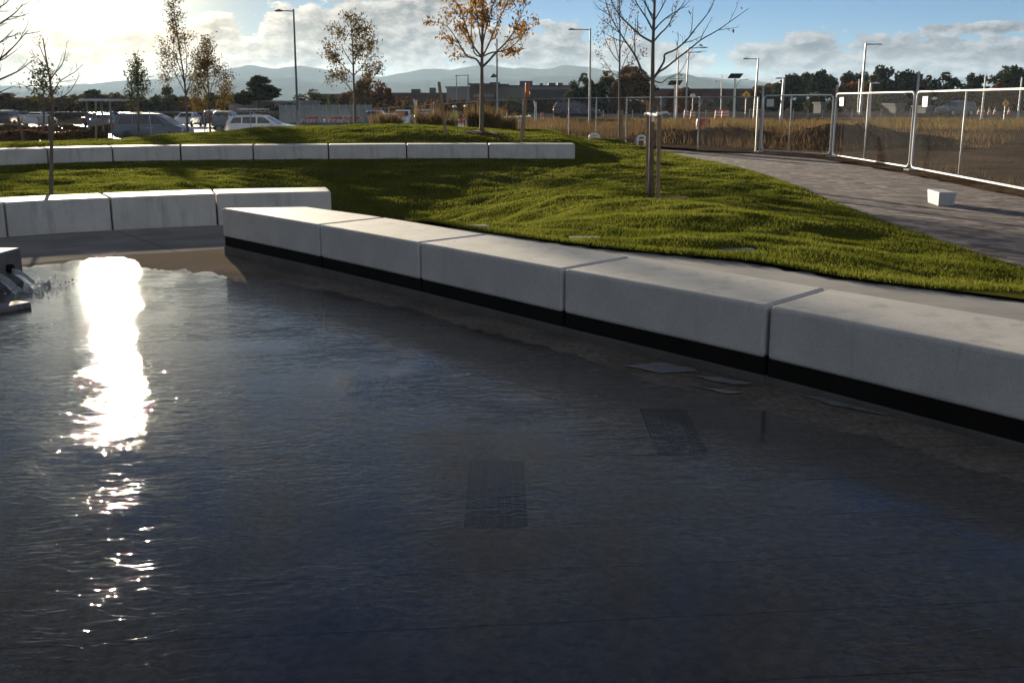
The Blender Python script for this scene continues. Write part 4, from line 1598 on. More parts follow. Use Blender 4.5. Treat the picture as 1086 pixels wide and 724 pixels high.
stake('tree_stake', (686.3, 196), (687.5, 108), 19.6, 0.037, 'weathered round stake on the left of the bare tree trunk')
stake('tree_stake', (697.6, 217.5), (699.3, 113), 18.15, 0.036, 'weathered round stake on the right of the bare tree trunk')
stake('tree_stake', (473, 143), (465.5, 87), 35.0, 0.055, 'leaning dark stake standing alone left of the orange tree')
stake('tree_stake', (553, 150), (559, 90), 34.2, 0.062, 'leaning stake with pale top and orange band right of the orange tree')
stake('tree_stake', (658.3, 154), (658.8, 117), 40.6, 0.085, 'thick short post against the trunk of the slim tree')
b = MB()
p = at(559.3, 96, 34.15)
b.lathe([(0.066, -0.22), (0.072, -0.2), (0.072, 0.2), (0.066, 0.22)], p, 10)
o = b.build('marker_band', M['orange'], loc=tuple(p))
tag(o, 'orange tape band wrapped round the leaning stake', 'tape')
b = MB()
for z0, s0, s1 in ((120.5, (686.5, 19.6), (692, 18.85)), (121.5, (692, 18.85), (699, 18.2))):
    A = at(s0[0], z0 + 0.3, s0[1])
    B_ = at(s1[0], z0, s1[1])
    b.tube([A + Vector((0, 0, .01)), (A + B_) / 2 + Vector((0, -.05, -.01)), B_], 0.02, 5)
    b.lathe([(0.05, -0.02), (0.053, 0), (0.05, 0.02)], A, 10)
A = at(699.2, 120.5, 18.15)
b.lathe([(0.046, -0.022), (0.05, 0), (0.046, 0.022)], A, 10)
b.tube([A, A + Vector((0.12, 0.02, 0.02)), A + Vector((0.2, 0.04, -0.02))], [0.02, 0.02, 0.006], 5)
b.lathe([(0.07, -0.025), (0.073, 0), (0.07, 0.025)], at(692, 121, 18.9), 10)
c = at(692.5, 126, 18.75)
b.box(tuple(c), (0.05, 0.01, 0.1), 0.4)
o = b.build('tree_tie', M['tie'], loc=tuple(at(692, 121, 18.9)))
tag(o, 'white webbing tie holding the bare tree to its two stakes', 'tree tie')

# ---- background trees: each its own trunk and crown
def crown_mesh(kind, seed, n=900, size=0.55, aspect=0.7):
    """a crown about 1 wide and 1 tall, its foot at z = 0"""
    rng = random.Random(seed)
    lobes = []
    if kind == 'cone':
        for i in range(34):
            h = rng.uniform(0.06, 1.0)
            r = 0.5 * (1 - h) ** 0.75 * rng.uniform(0.55, 1.05)
            a = rng.uniform(0, 6.283)
            lobes.append((Vector((r * math.cos(a), r * math.sin(a), h * 0.96)), 0.055 + 0.10 * (1 - h), 0.6))
    elif kind == 'tall':
        for i in range(30):
            h = rng.uniform(0.05, 0.95)
            r = 0.5 * (1 - h ** 2.2) ** 0.6 * rng.uniform(0.2, 0.95)
            a = rng.uniform(0, 6.283)
            lobes.append((Vector((r * math.cos(a), r * math.sin(a), h)), rng.uniform(0.09, 0.19), 0.8))
    else:
        for i in range(26):
            u, a = rng.uniform(-0.5, 1.0), rng.uniform(0, 6.283)
            r = math.sqrt(max(0, 1 - u * u * 0.9)) * rng.uniform(0.35, 0.95) * 0.42
            lobes.append((Vector((r * math.cos(a), r * math.sin(a), 0.36 + u * 0.50 * rng.uniform(0.6, 1.1))), rng.uniform(0.09, 0.17), 0.8))
    b = MB()
    for _ in range(n):
        c, r, sq = lobes[rng.randrange(len(lobes))]
        v = Vector((rng.gauss(0, 1), rng.gauss(0, 1), rng.gauss(0, 1)))
        v = v.normalized() * r * rng.random() ** 0.4
        p = c + Vector((v.x, v.y, v.z * sq))
        s = size * 0.1 * rng.uniform(0.5, 1.2)
        d = Vector((rng.gauss(0, 1), rng.gauss(0, 1), rng.gauss(0, 0.7))).normalized()
        e = d.orthogonal().normalized()
        e.rotate(Matrix.Rotation(rng.uniform(0, 6.283), 3, d))
        b.add([p - d * s * .6, p + e * s * aspect * .5, p + d * s * .6, p - e * s * aspect * .5], [(0, 1, 2, 3)])
    return b


CROWNS = {}


def bg_tree(name, label, px, top, base_px, width_px, d, kind, mat, seed, group, trunk=0.16, foot=None):
    base = at(px, base_px, d)
    gz = float(zg(base.x, base.y))
    base.z = gz if foot is None else foot
    topz = at(px, top, d).z
    H = topz - base.z
    Wd = width_px / 1129.0 * d * (1.55 if kind == 'tall' else 1.3)
    root = thing(name, label, 'tree', tuple(base), group=group)
    key = (kind, seed % 4)
    t0 = H * trunk
    if key not in CROWNS:
        me_ob = crown_mesh(kind, 100 + seed % 4, 2600, 0.75 if kind == 'cone' else 0.85).build('crown', M[mat])
        CROWNS[key] = me_ob.data
        me_ob.data.materials.clear()
        bpy.data.objects.remove(me_ob)
    me = CROWNS[key]
    if len(me.materials) == 0:
        me.materials.append(M[mat])
    o = bpy.data.objects.new('crown', me)
    COL.objects.link(o)
    o.parent = root
    o.location = (0, 0, -0.06 * H)
    o.scale = (Wd * 1.12, Wd * 1.12, H * 1.06)
    o.rotation_euler = (0, 0, seed * 1.7)
    o.material_slots[0].link = 'OBJECT'
    o.material_slots[0].material = M[mat]
    b = MB()
    r = max(0.07, Wd * 0.035)
    x, y, z = base
    b.tube([(x, y, z - 0.3), (x + .05 * Wd * math.sin(seed), y, z + t0), (x, y, z + H * 0.7)], [r, r * .8, r * .25], 6)
    for k in range(4):
        a = seed + k * 1.6
        b.tube([(x, y, z + t0 * (0.9 + k * .2)), (x + math.cos(a) * Wd * .17, y + math.sin(a) * Wd * .17, z + t0 + H * .2), (x + math.cos(a) * Wd * .3, y + math.sin(a) * Wd * .3, z + t0 + H * .38)], [r * .45, r * .3, r * .1], 4, False)
    b.build('trunk', M['bark_dark'], root, smooth=True)
    return root


rowR = [  # px centre, top y, width px, kind, colour, distance
    (812, 86, 40, 'round', 'rust', 210), (826, 82, 30, 'round', 'olive', 205), (838, 79, 26, 'tall', 'evergreen', 200), (851, 77, 20, 'tall', 'conifer', 215), (866, 77, 20, 'tall', 'evergreen', 205),
    (877, 80, 16, 'tall', 'conifer', 220), (889, 86, 20, 'round', 'autumn', 190), (897, 79, 20, 'tall', 'evergreen', 210), (904, 84, 28, 'round', 'autumn', 185), (912, 78, 20, 'tall', 'conifer', 220),
    (921, 76, 24, 'round', 'olive', 200), (934, 71.5, 24, 'tall', 'evergreen', 205), (945, 76, 22, 'round', 'evergreen', 215), (956, 76, 24, 'tall', 'evergreen', 200), (970, 78, 18, 'tall', 'conifer', 210),
    (981, 80, 22, 'round', 'rust', 195), (1002, 77, 34, 'round', 'evergreen', 190), (1014, 84, 26, 'round', 'olive', 200), (1034, 74, 28, 'round', 'evergreen', 195), (1032, 86, 34, 'round', 'rust', 185),
    (1058, 70.5, 30, 'round', 'evergreen', 200), (1064, 84, 30, 'round', 'autumn', 188), (1076, 73, 22, 'tall', 'evergreen', 205), (1092, 80, 28, 'round', 'evergreen', 195), (1115, 76, 34, 'round', 'evergreen', 200), (1140, 78, 34, 'round', 'olive', 200)]
col_word = {'rust': 'rust brown', 'olive': 'olive green', 'evergreen': 'dark green', 'conifer': 'blackish green', 'autumn': 'bright orange', 'leaf_grn': 'dull green'}
shape_word = {'round': 'broad', 'tall': 'tall', 'cone': 'pointed'}
name_word = {'round': 'broad_tree', 'tall': 'tall_tree', 'cone': 'pine_tree'}
ordw = ['first', 'second', 'third', 'fourth', 'fifth', 'sixth', 'seventh', 'eighth', 'ninth', 'tenth', 'eleventh', 'twelfth', 'thirteenth']


def tree_row(rows, where, group, base_px, from_side='left'):
    cnt = {}
    order = sorted(range(len(rows)), key=lambda i: rows[i][0])
    tot = {}
    for i in order:
        k = (rows[i][3], rows[i][4])
        tot[k] = tot.get(k, 0) + 1
    for i in order:
        px, top, wd, kind, mat, d = rows[i]
        k = (kind, mat)
        cnt[k] = cnt.get(k, 0) + 1
        o = '' if tot[k] == 1 else ', %s such from the left' % ordw[cnt[k] - 1]
        lab = '%s %s tree in %s%s' % (shape_word[kind], col_word[mat], where, o)
        bg_tree(name_word[kind], lab, px, top, base_px, wd, d, kind, mat, i * 3 + int(px), group, trunk=0.03)


tree_row(rowR, 'the row beyond the road', 'trees in the row beyond the road', 116)
rowC = [(618, 78, 26, 'round', 'evergreen', 150), (630, 75, 30, 'round', 'olive', 158), (648, 76, 34, 'round', 'evergreen', 150), (663, 72, 34, 'round', 'rust', 146), (672, 70, 36, 'tall', 'rust', 152), (681, 78, 24, 'round', 'evergreen', 156), (606, 90, 20, 'round', 'olive', 150)]
tree_row(rowC, 'the clump behind the slim tree', 'trees in the clump behind the slim tree', 112)
rowM = [(716, 92, 18, 'round', 'autumn', 150), (728, 90, 20, 'round', 'rust', 160), (862, 96, 16, 'round', 'olive', 170), (780, 98, 16, 'round', 'leaf_grn', 190)]
tree_row(rowM, 'the gap beside the long dark roof', 'trees beside the long dark roof', 113)
rowL = [(-14, 98, 40, 'round', 'rust', 150), (16, 97, 40, 'round', 'rust', 140), (40, 101, 30, 'round', 'olive', 150), (66, 102, 36, 'round', 'rust', 145), (92, 97, 28, 'round', 'olive', 155), (104, 93, 30, 'round', 'leaf_grn', 150), (118, 97, 26, 'round', 'olive', 160),
        (138, 101, 26, 'round', 'rust', 150), (165, 97, 26, 'round', 'leaf_grn', 150), (180, 93, 14, 'tall', 'leaf_grn', 160), (190, 99, 24, 'round', 'olive', 150), (206, 103, 24, 'round', 'autumn', 145), (232, 97, 28, 'round', 'olive', 150), (247, 104, 22, 'round', 'rust', 160)]
rowL = [(a, b - 1, c * 1.25, k, m_, d) for a, b, c, k, m_, d in rowL]
tree_row(rowL, 'the line behind the car park', 'trees in the line behind the car park', 118)
rowP = [(276, 79, 62, 'cone', 'evergreen', 130), (262, 92, 36, 'round', 'evergreen', 138), (328, 95, 34, 'round', 'leaf_grn', 150), (354, 98, 22, 'round', 'olive', 160), (394, 78, 34, 'round', 'rust', 140), (408, 90, 22, 'round', 'rust', 150), (366, 94, 22, 'round', 'rust', 150),
        (436, 98, 20, 'round', 'rust', 170), (545, 99, 18, 'round', 'olive', 150), (458, 103, 20, 'round', 'autumn', 150), (480, 104, 16, 'round', 'rust', 150)]
tree_row(rowP, 'the scatter before the mountains', 'trees scattered before the mountains', 116)

# ================================================================== FENCES
def rounded_loop(a, b, z0, z1, r, n=5):
    """closed path of a fence panel frame in the vertical plane through a and b"""
    d = Vector((b.x - a.x, b.y - a.y, 0))
    L = d.length
    d.normalize()
    pts = []
    for cu, cz, a0 in ((L - r, z1 - r, 90), (L - r, z0 + r, 0), (r, z0 + r, -90), (r, z1 - r, -180)):
        for k in range(n + 1):
            an = R(a0 - 90 * k / n)
            u, w = cu + r * math.cos(an), cz + r * math.sin(an)
            pts.append(Vector((a.x + d.x * u, a.y + d.y * u, w)))
    pts.append(pts[0])
    return pts


def chain_mesh(b, P, top, bot, pitch=0.085, t=0.0042):
    """crossing diagonal wires from P[0] to P[1]; top and bot are heights at either end"""
    a, c = P
    d = Vector((c.x - a.x, c.y - a.y, 0))
    L = d.length
    d.normalize()
    nrm = Vector((-d.y, d.x, 0))
    H = top[0] - bot[0]
    for sgn in (1, -1):
        k = -int(H / pitch) - 1
        while k * pitch < L + H:
            u0, u1 = (k * pitch, k * pitch + H) if sgn > 0 else (k * pitch + H, k * pitch)
            w0, w1 = 0.0, H
            # clip to 0..L
            def clip(u0, w0, u1, w1):
                if u0 > u1:
                    q = clip(u1, w1, u0, w0)
                    return None if q is None else (q[2], q[3], q[0], q[1])
                if u1 <= 0 or u0 >= L:
                    return None
                if u0 < 0:
                    w0 += (w1 - w0) * (0 - u0) / (u1 - u0)
                    u0 = 0
                if u1 > L:
                    w1 = w0 + (w1 - w0) * (L - u0) / (u1 - u0)
                    u1 = L
                return u0, w0, u1, w1
            q = clip(u0, w0, u1, w1)
            k += 1
            if not q or abs(q[2] - q[0]) < 0.02:
                continue
            f = lambda u, w: Vector((a.x + d.x * u, a.y + d.y * u, (bot[0] + (bot[1] - bot[0]) * u / L) + w)) + nrm * (0.002 * sgn)
            p, r_ = f(q[0], q[1]), f(q[2], q[3])
            b.tube([p, r_], t, 3, False)


def fence_panel(a, b_, h, mids, label, tilt0=0.0, sign=None):
    a, b_ = Vector(a), Vector(b_)
    root = thing('mesh_fence', label, 'fence panel', tuple(a), group='temporary fence panels along the paver walk')
    d = Vector((b_.x - a.x, b_.y - a.y, 0))
    L = d.length
    d.normalize()
    z0 = 0.10
    b = MB()
    b.tube(rounded_loop(a, b_, z0, z0 + h, 0.16), 0.026, 8, False)
    b.build('frame', M['galv'], root, smooth=True)
    for m in mids:
        b = MB()
        p = a + d * (L * m)
        b.tube([(p.x, p.y, z0 + .01), (p.x, p.y, z0 + h - .01)], 0.019, 6)
        b.build('upright', M['galv'], root, smooth=True)
    b = MB()
    chain_mesh(b, (a + d * .02, b_ - d * .02), (z0 + h - .03,) * 2, (z0 + .03,) * 2, pitch=0.085, t=0.0016)
    b.build('chain_link', M['wire'], root)
    if sign is not None:
        p = a + d * sign
        b = MB()
        n = Vector((-d.y, d.x, 0))
        c = p - n * 0.035 if n.y > 0 else p + n * 0.035
        b.box((c.x, c.y, z0 + h - 0.24), (0.36, 0.012, 0.25), math.atan2(d.y, d.x))
        b.build('sign_plate', M['white'], root)
    return root


def short(a, b_, e):
    d = (b_ - a).normalized()
    return a + d * e, b_ - d * e


E4, E3, E2, E1, E0 = FENCE[4], FENCE[3], FENCE[2], FENCE[1], FENCE[0]
A, B_ = short(E4, E3, 0.09)
fence_panel(A, B_, 1.82, [0.42], 'steel framed chain link panel nearest the tall lamp, farthest of the paver walk row', sign=0.4)
A, B_ = short(E3, E2, 0.09)
fence_panel(A, B_, 1.86, [0.46], 'steel framed chain link panel in the middle of the paver walk row', sign=0.62)
A, B_ = short(E2, E1, 0.09)
E1b = E2 + (E1 - E2) * 1.12
A, B_ = short(E2, E1b, 0.09)
fence_panel(A, B_, 1.86, [0.44], 'steel framed chain link panel nearest the camera, cut by the right edge', sign=0.5)
for p, px, top, lab in ((E4, 799, 92, 'galvanised post at the far end of the paver walk panels'), (E3, 885, 91, 'galvanised post between the far and middle fence panels'), (E2, 974, 77, 'tall galvanised post between the middle and nearest fence panels')):
    b = MB()
    zt = at(px, top, p.y).z
    b.tube([(p.x, p.y, -0.1), (p.x + 0.02, p.y, zt)], 0.034, 8)
    b.lathe([(0.036, -0.02), (0.036, 0.01), (0.02, 0.03)], (p.x + 0.02, p.y, zt), 8)
    b.box((p.x, p.y, 0.03), (0.24, 0.2, 0.06), 0.3)
    o = b.build('fence_post', M['galv_dull'], smooth=False, loc=(p.x, p.y, 0))
    tag(o, lab, 'post', 'posts between the fence panels')


def fence_run(pts, h, label, spacing=3.1, extra_tops=None):
    root = thing('chain_link_fence', label, 'fence', tuple(pts[0]))
    rail, mesh = MB(), MB()
    for a, c in zip(pts[:-1], pts[1:]):
        L = (c - a).length
        n = max(1, round(L / spacing))
        for k in range(n):
            p, q = a.lerp(c, k / n), a.lerp(c, (k + 1) / n)
            rail.tube([p + Vector((0, 0, h)), q + Vector((0, 0, h))], 0.021, 6)
            chain_mesh(mesh, (p, q), (p.z + h, q.z + h), (p.z + 0.04, q.z + 0.04), pitch=0.10, t=0.0024)
            b = MB()
            b.tube([(p.x, p.y, p.z - 0.1), (p.x, p.y, p.z + h + 0.02)], 0.03, 6)
            b.build('post', M['galv_dull'], root)
    rail.build('top_rail', M['galv_dull'], root)
    mesh.build('chain_link', M['wire'], root)
    return root


def gz(p):
    return Vector((p.x, p.y, float(zg(p.x, p.y))))


fence_run([gz(FENCE[4] + Vector((-.12, .05, 0))), gz(FENCE[5]), gz(FENCE[6]), gz(FENCE[7]), gz(Vector((-1.5, 52.5, 0)))], 1.88, 'chain link fence with top rail running from the paver walk behind the bare tree')
fence_run([gz(Vector((-1.7, 52.6, 0))), gz(Vector((-9, 58.5, 0))), gz(Vector((-18, 62, 0))), gz(Vector((-34, 62.5, 0)))], 1.86, 'long chain link fence running in front of the white car and the bicycles', spacing=3.0)

# screened fence behind the bicycles
root = thing('screen_fence', 'grey green windscreen fence behind the row of bicycles', 'fence', (-16, 122, -.75))
b = MB()
n = 14
P0, P1 = at(296, 110, 122), at(394, 110, 126)
for k in range(n):
    u0, u1 = k / n, (k + 1) / n
    p, q = P0.lerp(P1, u0), P0.lerp(P1, u1)
    bow = 0.06 * math.sin(k * 2.1)
    zb = -0.7
    b.add([(p.x, p.y, zb), (q.x, q.y, zb), ((q.x), q.y, 1.36), (p.x, p.y, 1.36), ((p.x + q.x) / 2, (p.y + q.y) / 2 + .12 + bow, 0.4)], [(0, 1, 4), (1, 2, 4), (2, 3, 4), (3, 0, 4)])
M['screen'] = pmat('windscreen_fabric', (0.20, 0.23, 0.22), (0.25, 0.28, 0.27), 0.8, 0.85)
b.build('fabric', M['screen'], root)
for k in range(n + 1):
    p = P0.lerp(P1, k / n)
    b = MB()
    b.tube([(p.x, p.y, -0.8), (p.x, p.y, 1.5)], 0.04, 6)
    b.build('post', M['galv_dull'], root)

# ================================================================== LAMPS AND SIGNS
def lamp_post(name, label, px_top, py_top, px_bot, d, arm=0.0, arm_drop=0.0, r=0.09, mat='pole', head='flat', group='street lamps', base_z=None, head_len=0.7):
    tip = at(px_top, py_top, d)
    bz = float(zg(tip.x, d)) if base_z is None else base_z
    lowp = at(px_bot, 125, d)
    # lean taken from the picture stays small
    foot = Vector((lowp.x, d, bz - 0.05))
    root = thing(name, label, 'street lamp', tuple(foot), group=group)
    b = MB()
    b.tube([foot, tip], [r, r * 0.62], 10)
    b.lathe([(r * 1.9, 0), (r * 1.9, 0.06), (r * 1.15, 0.1), (r * 1.1, 0.5)], tuple(foot), 10)
    b.build('pole', M[mat], root, smooth=False)
    if arm:
        b = MB()
        s = 1 if arm > 0 else -1
        z = tip.z - 0.12 + arm_drop
        e = Vector((tip.x + arm, d - 0.1, z))
        b.tube([(tip.x, d, z - 0.02), e], [r * .42, r * .34], 8)
        b.build('arm', M[mat], root)
        b = MB()
        hx = e.x + s * head_len * 0.35
        b.lathe([(0.02, 0.10), (head_len * .22, 0.07), (head_len * .5, 0.0), (head_len * .46, -0.05), (0.03, -0.06)], (0, 0, 0), 14)
        b.v = [(hx + x, e.y + y * 0.55, e.z + zz) for x, y, zz in b.v]
        b.build('lamp_head', M[mat], root, smooth=True)
    return root


lamp_post('street_lamp', 'tall dark street lamp with left arm, right of the white car', 311.3, 10, 315.5, 71, -0.72, 0.02, 0.085, 'pole_dark', head_len=0.62)
lamp_post('street_lamp', 'tall grey street lamp with left arm, right of the orange tree', 626, 30, 625.5, 82, -1.2, 0.02, 0.10, 'pole', head_len=0.62)
lamp_post('street_lamp', 'tall plain grey pole with a low side lamp, just right of the orange tree', 527, 41, 527.5, 62, 0, 0, 0.07, 'pole')
root = lamp_post('street_lamp', 'tall pale street lamp with right arm, behind the middle fence panel', 918.5, 46, 912, 130, 1.15, 0.0, 0.17, 'galv_dull', head_len=1.0)
lamp_post('street_lamp', 'street lamp with left arm at the far end of the panel row', 804.5, 61, 799.5, 92, -0.85, 0.0, 0.10, 'pole', head_len=0.65)
lamp_post('street_lamp', 'slender street lamp with right arm, seen through limbs of the bare tree', 730.5, 50, 727, 110, 1.2, 0.05, 0.10, 'pole', head_len=0.9)
lamp_post('street_lamp', 'slender armless pole just left of the armed one behind the bare tree', 719.5, 55, 717.5, 110, 0, 0, 0.10, 'pole')
lamp_post('street_lamp', 'small distant street lamp left of the grey building', 484, 80, 484, 160, 0, 0, 0.10, 'pole')
lamp_post('street_lamp', 'small distant street lamp with left arm before the brown building', 496.5, 79.5, 496, 160, -1.3, 0.02, 0.12, 'pole', head_len=0.9)
lamp_post('street_lamp', 'small distant lamp with left arm, left of the solar light', 765.5, 79, 764.5, 170, -0.6, -0.9, 0.11, 'pole', head_len=0.8)
lamp_post('street_lamp', 'thick pale pole with flat top lamp beyond the far fence panel', 831.5, 83, 828.5, 100, -0.2, 0.1, 0.16, 'galv_dull', head_len=0.85)
lamp_post('street_lamp', 'short white pole with dark top lamp right of the tall pale lamp', 924, 88, 921.5, 100, 0.1, 0.1, 0.14, 'white', head_len=0.85)
lamp_post('street_lamp', 'thin grey pole just left of the tall pale street lamp', 911.5, 84, 909.5, 140, 0, 0, 0.10, 'pole')
lamp_post('street_lamp', 'pale pole standing against the dark trees near the right edge', 1045.5, 79, 1041, 110, 0, 0, 0.11, 'galv')
lamp_post('street_lamp', 'pale pole closest to the right edge, before the dark trees', 1084, 82, 1079.5, 110, 0, 0, 0.11, 'galv')
# side lamp on the plain pole
b = MB()
p = at(523.5, 81, 61.9)
b.lathe([(0.02, 0.14), (0.10, 0.10), (0.20, 0.0), (0.17, -0.06), (0.03, -0.07)], tuple(p), 12)
b.tube([p + Vector((0, 0, 0.03)), p + Vector((0.24, 0.1, 0.05))], 0.025, 6)
o = b.build('wall_lamp', M['pole_dark'], loc=tuple(p))
tag(o, 'small dark bell-shaped lamp on the side of the plain pole', 'lamp')


def solar_light(px, py, pyb, pxb, d, label, arm=0.0):
    tip = at(px, py, d)
    bz = float(zg(tip.x, d))
    ft = at(pxb, 118, d)
    root = thing('solar_light', label, 'solar light', (ft.x, d, bz), group='solar street lights')
    b = MB()
    b.tube([(ft.x, d, bz - .05), (tip.x, d, tip.z)], [0.12, 0.09], 8)
    b.build('pole', M['white'], root)
    b = MB()
    w = 1.15 * d / 100
    b.box((0, 0, 0), (w, w * .62, 0.06))
    cs, sn = math.cos(R(33)), math.sin(R(33))
    b.v = [(tip.x + x - y * .25, d + y * cs - z * sn, tip.z + 0.2 - y * sn + z * cs) for x, y, z in b.v]
    b.build('solar_panel', M['solar'], root)
    if arm:
        b = MB()
        b.tube([(tip.x, d, tip.z - 0.9), (tip.x + arm, d - .1, tip.z - 0.15), (tip.x + arm + 0.3, d - .1, tip.z - 0.12)], 0.035, 6)
        b.box((tip.x + arm + 0.5, d - .1, tip.z - 0.12), (0.5, 0.25, 0.07))
        b.build('lamp_arm', M['pole'], root)


solar_light(779.8, 83, 118, 778.5, 100, 'white solar street light with tilted dark panel and side arm', 0.45)
solar_light(716, 90, 118, 715.5, 112, 'smaller solar light with tilted panel behind the bare tree')


def sign(name, label, px, py, d, w, shape, mat, face=None):
    c = at(px, py, d)
    bz = float(zg(c.x, d))
    root = thing(name, label, 'sign', (c.x, d, bz), group='road signs')
    b = MB()
    b.tube([(c.x, d + .05, bz - .05), (c.x, d + .05, c.z + w * .4)], 0.04, 6)
    b.build('post', M['galv_dull'], root)
    b = MB()
    if shape == 'diamond':
        b.prism([(-w * .6, -w * .0, 0), (0, -w * .6, 0), (w * .6, 0, 0), (0, w * .6, 0)], 0.03)
    elif shape == 'round':
        b.prism([(w * .5 * math.cos(k * math.pi / 8), w * .5 * math.sin(k * math.pi / 8), 0) for k in range(16)], 0.03)
    else:
        b.prism([(-w * .5, -w * .4, 0), (w * .5, -w * .4, 0), (w * .5, w * .4, 0), (-w * .5, w * .4, 0)], 0.03)
    b.v = [(c.x + x, d - z, c.z + y) for x, y, z in b.v]
    b.build('plate', M[mat], root)
    if face:
        b = MB()
        for (x0, y0, x1, y1) in face:
            b.add([(c.x + x0 * w, d - 0.036, c.z + y0 * w), (c.x + x1 * w, d - 0.036, c.z + y0 * w), (c.x + x1 * w, d - 0.036, c.z + y1 * w), (c.x + x0 * w, d - 0.036, c.z + y1 * w)], [(0, 1, 2, 3)])
        b.build('symbol', M['black'], root)
    return root


ped = [(-.05, .18, .05, .28), (-.09, -.04, .07, .16), (-.12, -.28, -.04, -.05), (.02, -.28, .10, -.05)]
sign('road_sign', 'round-cornered yellow warning sign right of the solar light', 791.5, 101, 105, 0.72, 'diamond', 'yellow', ped)
sign('road_sign', 'yellow diamond warning sign seen through the nearest fence panel', 1066.5, 109.8, 105, 0.62, 'diamond', 'yellow', ped)
sign('road_sign', 'small pale sign back between the bare tree and the solar light', 735, 102, 105, 0.48, 'round', 'galv')

# ================================================================== VEHICLES
def car_body(stations, w, belt_in=0.04):
    """stations along x: (x, z_bottom, z_belt, z_top, half_width_factor)"""
    b = MB()
    rings = []
    for (x, z0, zb, zt, k) in stations:
        h = w / 2 * k
        tw = h * (0.97 if zt - zb < 0.05 else 0.80)
        rings.append([(x, -h * .93, z0), (x, -h, z0 + (zb - z0) * .35), (x, -h * .985, zb), (x, -tw, zb + (zt - zb) * .88), (x, -tw * .85, zt),
                      (x, tw * .85, zt), (x, tw, zb + (zt - zb) * .88), (x, h * .985, zb), (x, h, z0 + (zb - z0) * .35), (x, h * .93, z0)])
    n = 10
    vs = [p for r in rings for p in r]
    fs = []
    for i in range(len(rings) - 1):
        for k in range(n):
            a, c = i * n + k, i * n + (k + 1) % n
            fs.append((a, c, c + n, a + n))
    fs.append(tuple(range(n)))
    fs.append(tuple(range((len(rings) - 1) * n, len(rings) * n)))
    b.add(vs, fs)
    return b


def side_glass(b, w, pts, k_lo, k_hi, zb, zt, s):
    """a window polygon on one flank: pts are (x, z)"""
    if True:
        P = []
        for x, z in pts:
            f = (z - zb) / (zt - zb)
            y = s * (w / 2 * (k_lo + (k_hi - k_lo) * min(1, f / .88)) + 0.008)
            P.append((x, y, z))
        b.poly(P)


def make_car(name, label, spec, mat, loc, rz, group=None):
    L, w, st, glass, wheels, wr, zb, zt = spec['L'], spec['w'], spec['st'], spec['glass'], spec['wheels'], spec['wr'], spec['zb'], spec['zt']
    root = thing(name, label, spec['cat'], loc, rz, group)
    root['_abs'] = (0, 0, 0)
    car_body(st, w).build('body', mat, root, smooth=False, bevel=0.03)
    for g in glass:
        for s in (-1, 1):
            b = MB()
            side_glass(b, w, g, 0.985, 0.80, zb, zt, s)
            b.build('side_window', M['glass'], root)
    for (pts, nm) in spec['screens']:
        b = MB()
        b.poly(pts)
        b.build(nm, M['glass'], root)
    for x in wheels:
        for s in (-1, 1):
            b = MB()
            y0 = s * (w / 2 - 0.19)
            b.lathe([(wr * .6, -.1), (wr * .94, -.1), (wr, -.06), (wr, .06), (wr * .94, .1), (wr * .6, .1)], (x, s * (w / 2 - 0.09), wr), 20, 'y')
            tyre = b.build('wheel', M['tyre'], root, smooth=False)
            tyre['_abs'] = (0, 0, 0)
            b = MB()
            b.lathe([(0.02, -.02), (wr * .2, -.02), (wr * .62, .0), (wr * .62, .012)], (x, s * (w / 2 + (0.012 if s > 0 else -0.024)), wr), 16, 'y')
            b.build('rim', M['rim'], tyre)
    for s in (-1, 1):
        b = MB()
        x, z = spec['head']
        b.box((x, s * (w / 2 - .26), z), (0.12, 0.36, 0.14))
        b.build('headlight', M['lamp_clear'], root, bevel=.02)
        b = MB()
        x, z = spec['tail']
        b.box((x, s * (w / 2 - .16), z), (0.12, 0.22, 0.34))
        b.build('tail_light', M['lamp_red'], root, bevel=.02)
        b = MB()
        x, z = spec['mirror']
        b.box((x, s * (w / 2 + .08), z), (0.12, 0.2, 0.14))
        b.build('wing_mirror', mat, root, bevel=.02)
    for k in range(spec.get('doors', 2)):
        x = spec['handles'][k]
        for s in (-1, 1):
            b = MB()
            b.box((x, s * (w / 2 + .0), zb - 0.14), (0.2, 0.04, 0.035))
            b.build('door_handle', M['rim'], root)
    return root


VAN = dict(cat='minivan', L=5.1, w=1.98, wr=0.34, zb=1.02, zt=1.73, wheels=(-1.5, 1.55),
           st=[(-2.52, .38, .80, .86, .86), (-2.46, .30, 1.02, 1.20, .95), (-2.28, .24, 1.03, 1.64, .99), (-1.9, .22, 1.03, 1.73, 1), (-.6, .2, 1.02, 1.755, 1), (.35, .2, 1.01, 1.72, 1), (1.0, .2, 1.0, 1.48, 1), (1.62, .2, .99, 1.08, .99), (2.15, .22, .90, .94, .95), (2.42, .26, .76, .80, .88), (2.52, .32, .60, .64, .80)],
           glass=[[(-2.1, 1.10), (-1.12, 1.10), (-1.12, 1.60), (-1.9, 1.58)], [(-1.04, 1.10), (0.02, 1.10), (0.0, 1.61), (-1.04, 1.61)], [(0.12, 1.10), (1.15, 1.10), (0.75, 1.42), (0.42, 1.58), (0.12, 1.61)]],
           screens=[([(1.62, -.72, 1.10), (1.62, .72, 1.10), (.62, .60, 1.64), (.62, -.60, 1.64)], 'windscreen'), ([(-2.475, -.7, 1.12), (-2.475, .7, 1.12), (-2.30, .58, 1.62), (-2.30, -.58, 1.62)], 'rear_window')],
           head=(2.34, .74), tail=(-2.44, .98), mirror=(1.12, 1.08), handles=(-.02, .28))
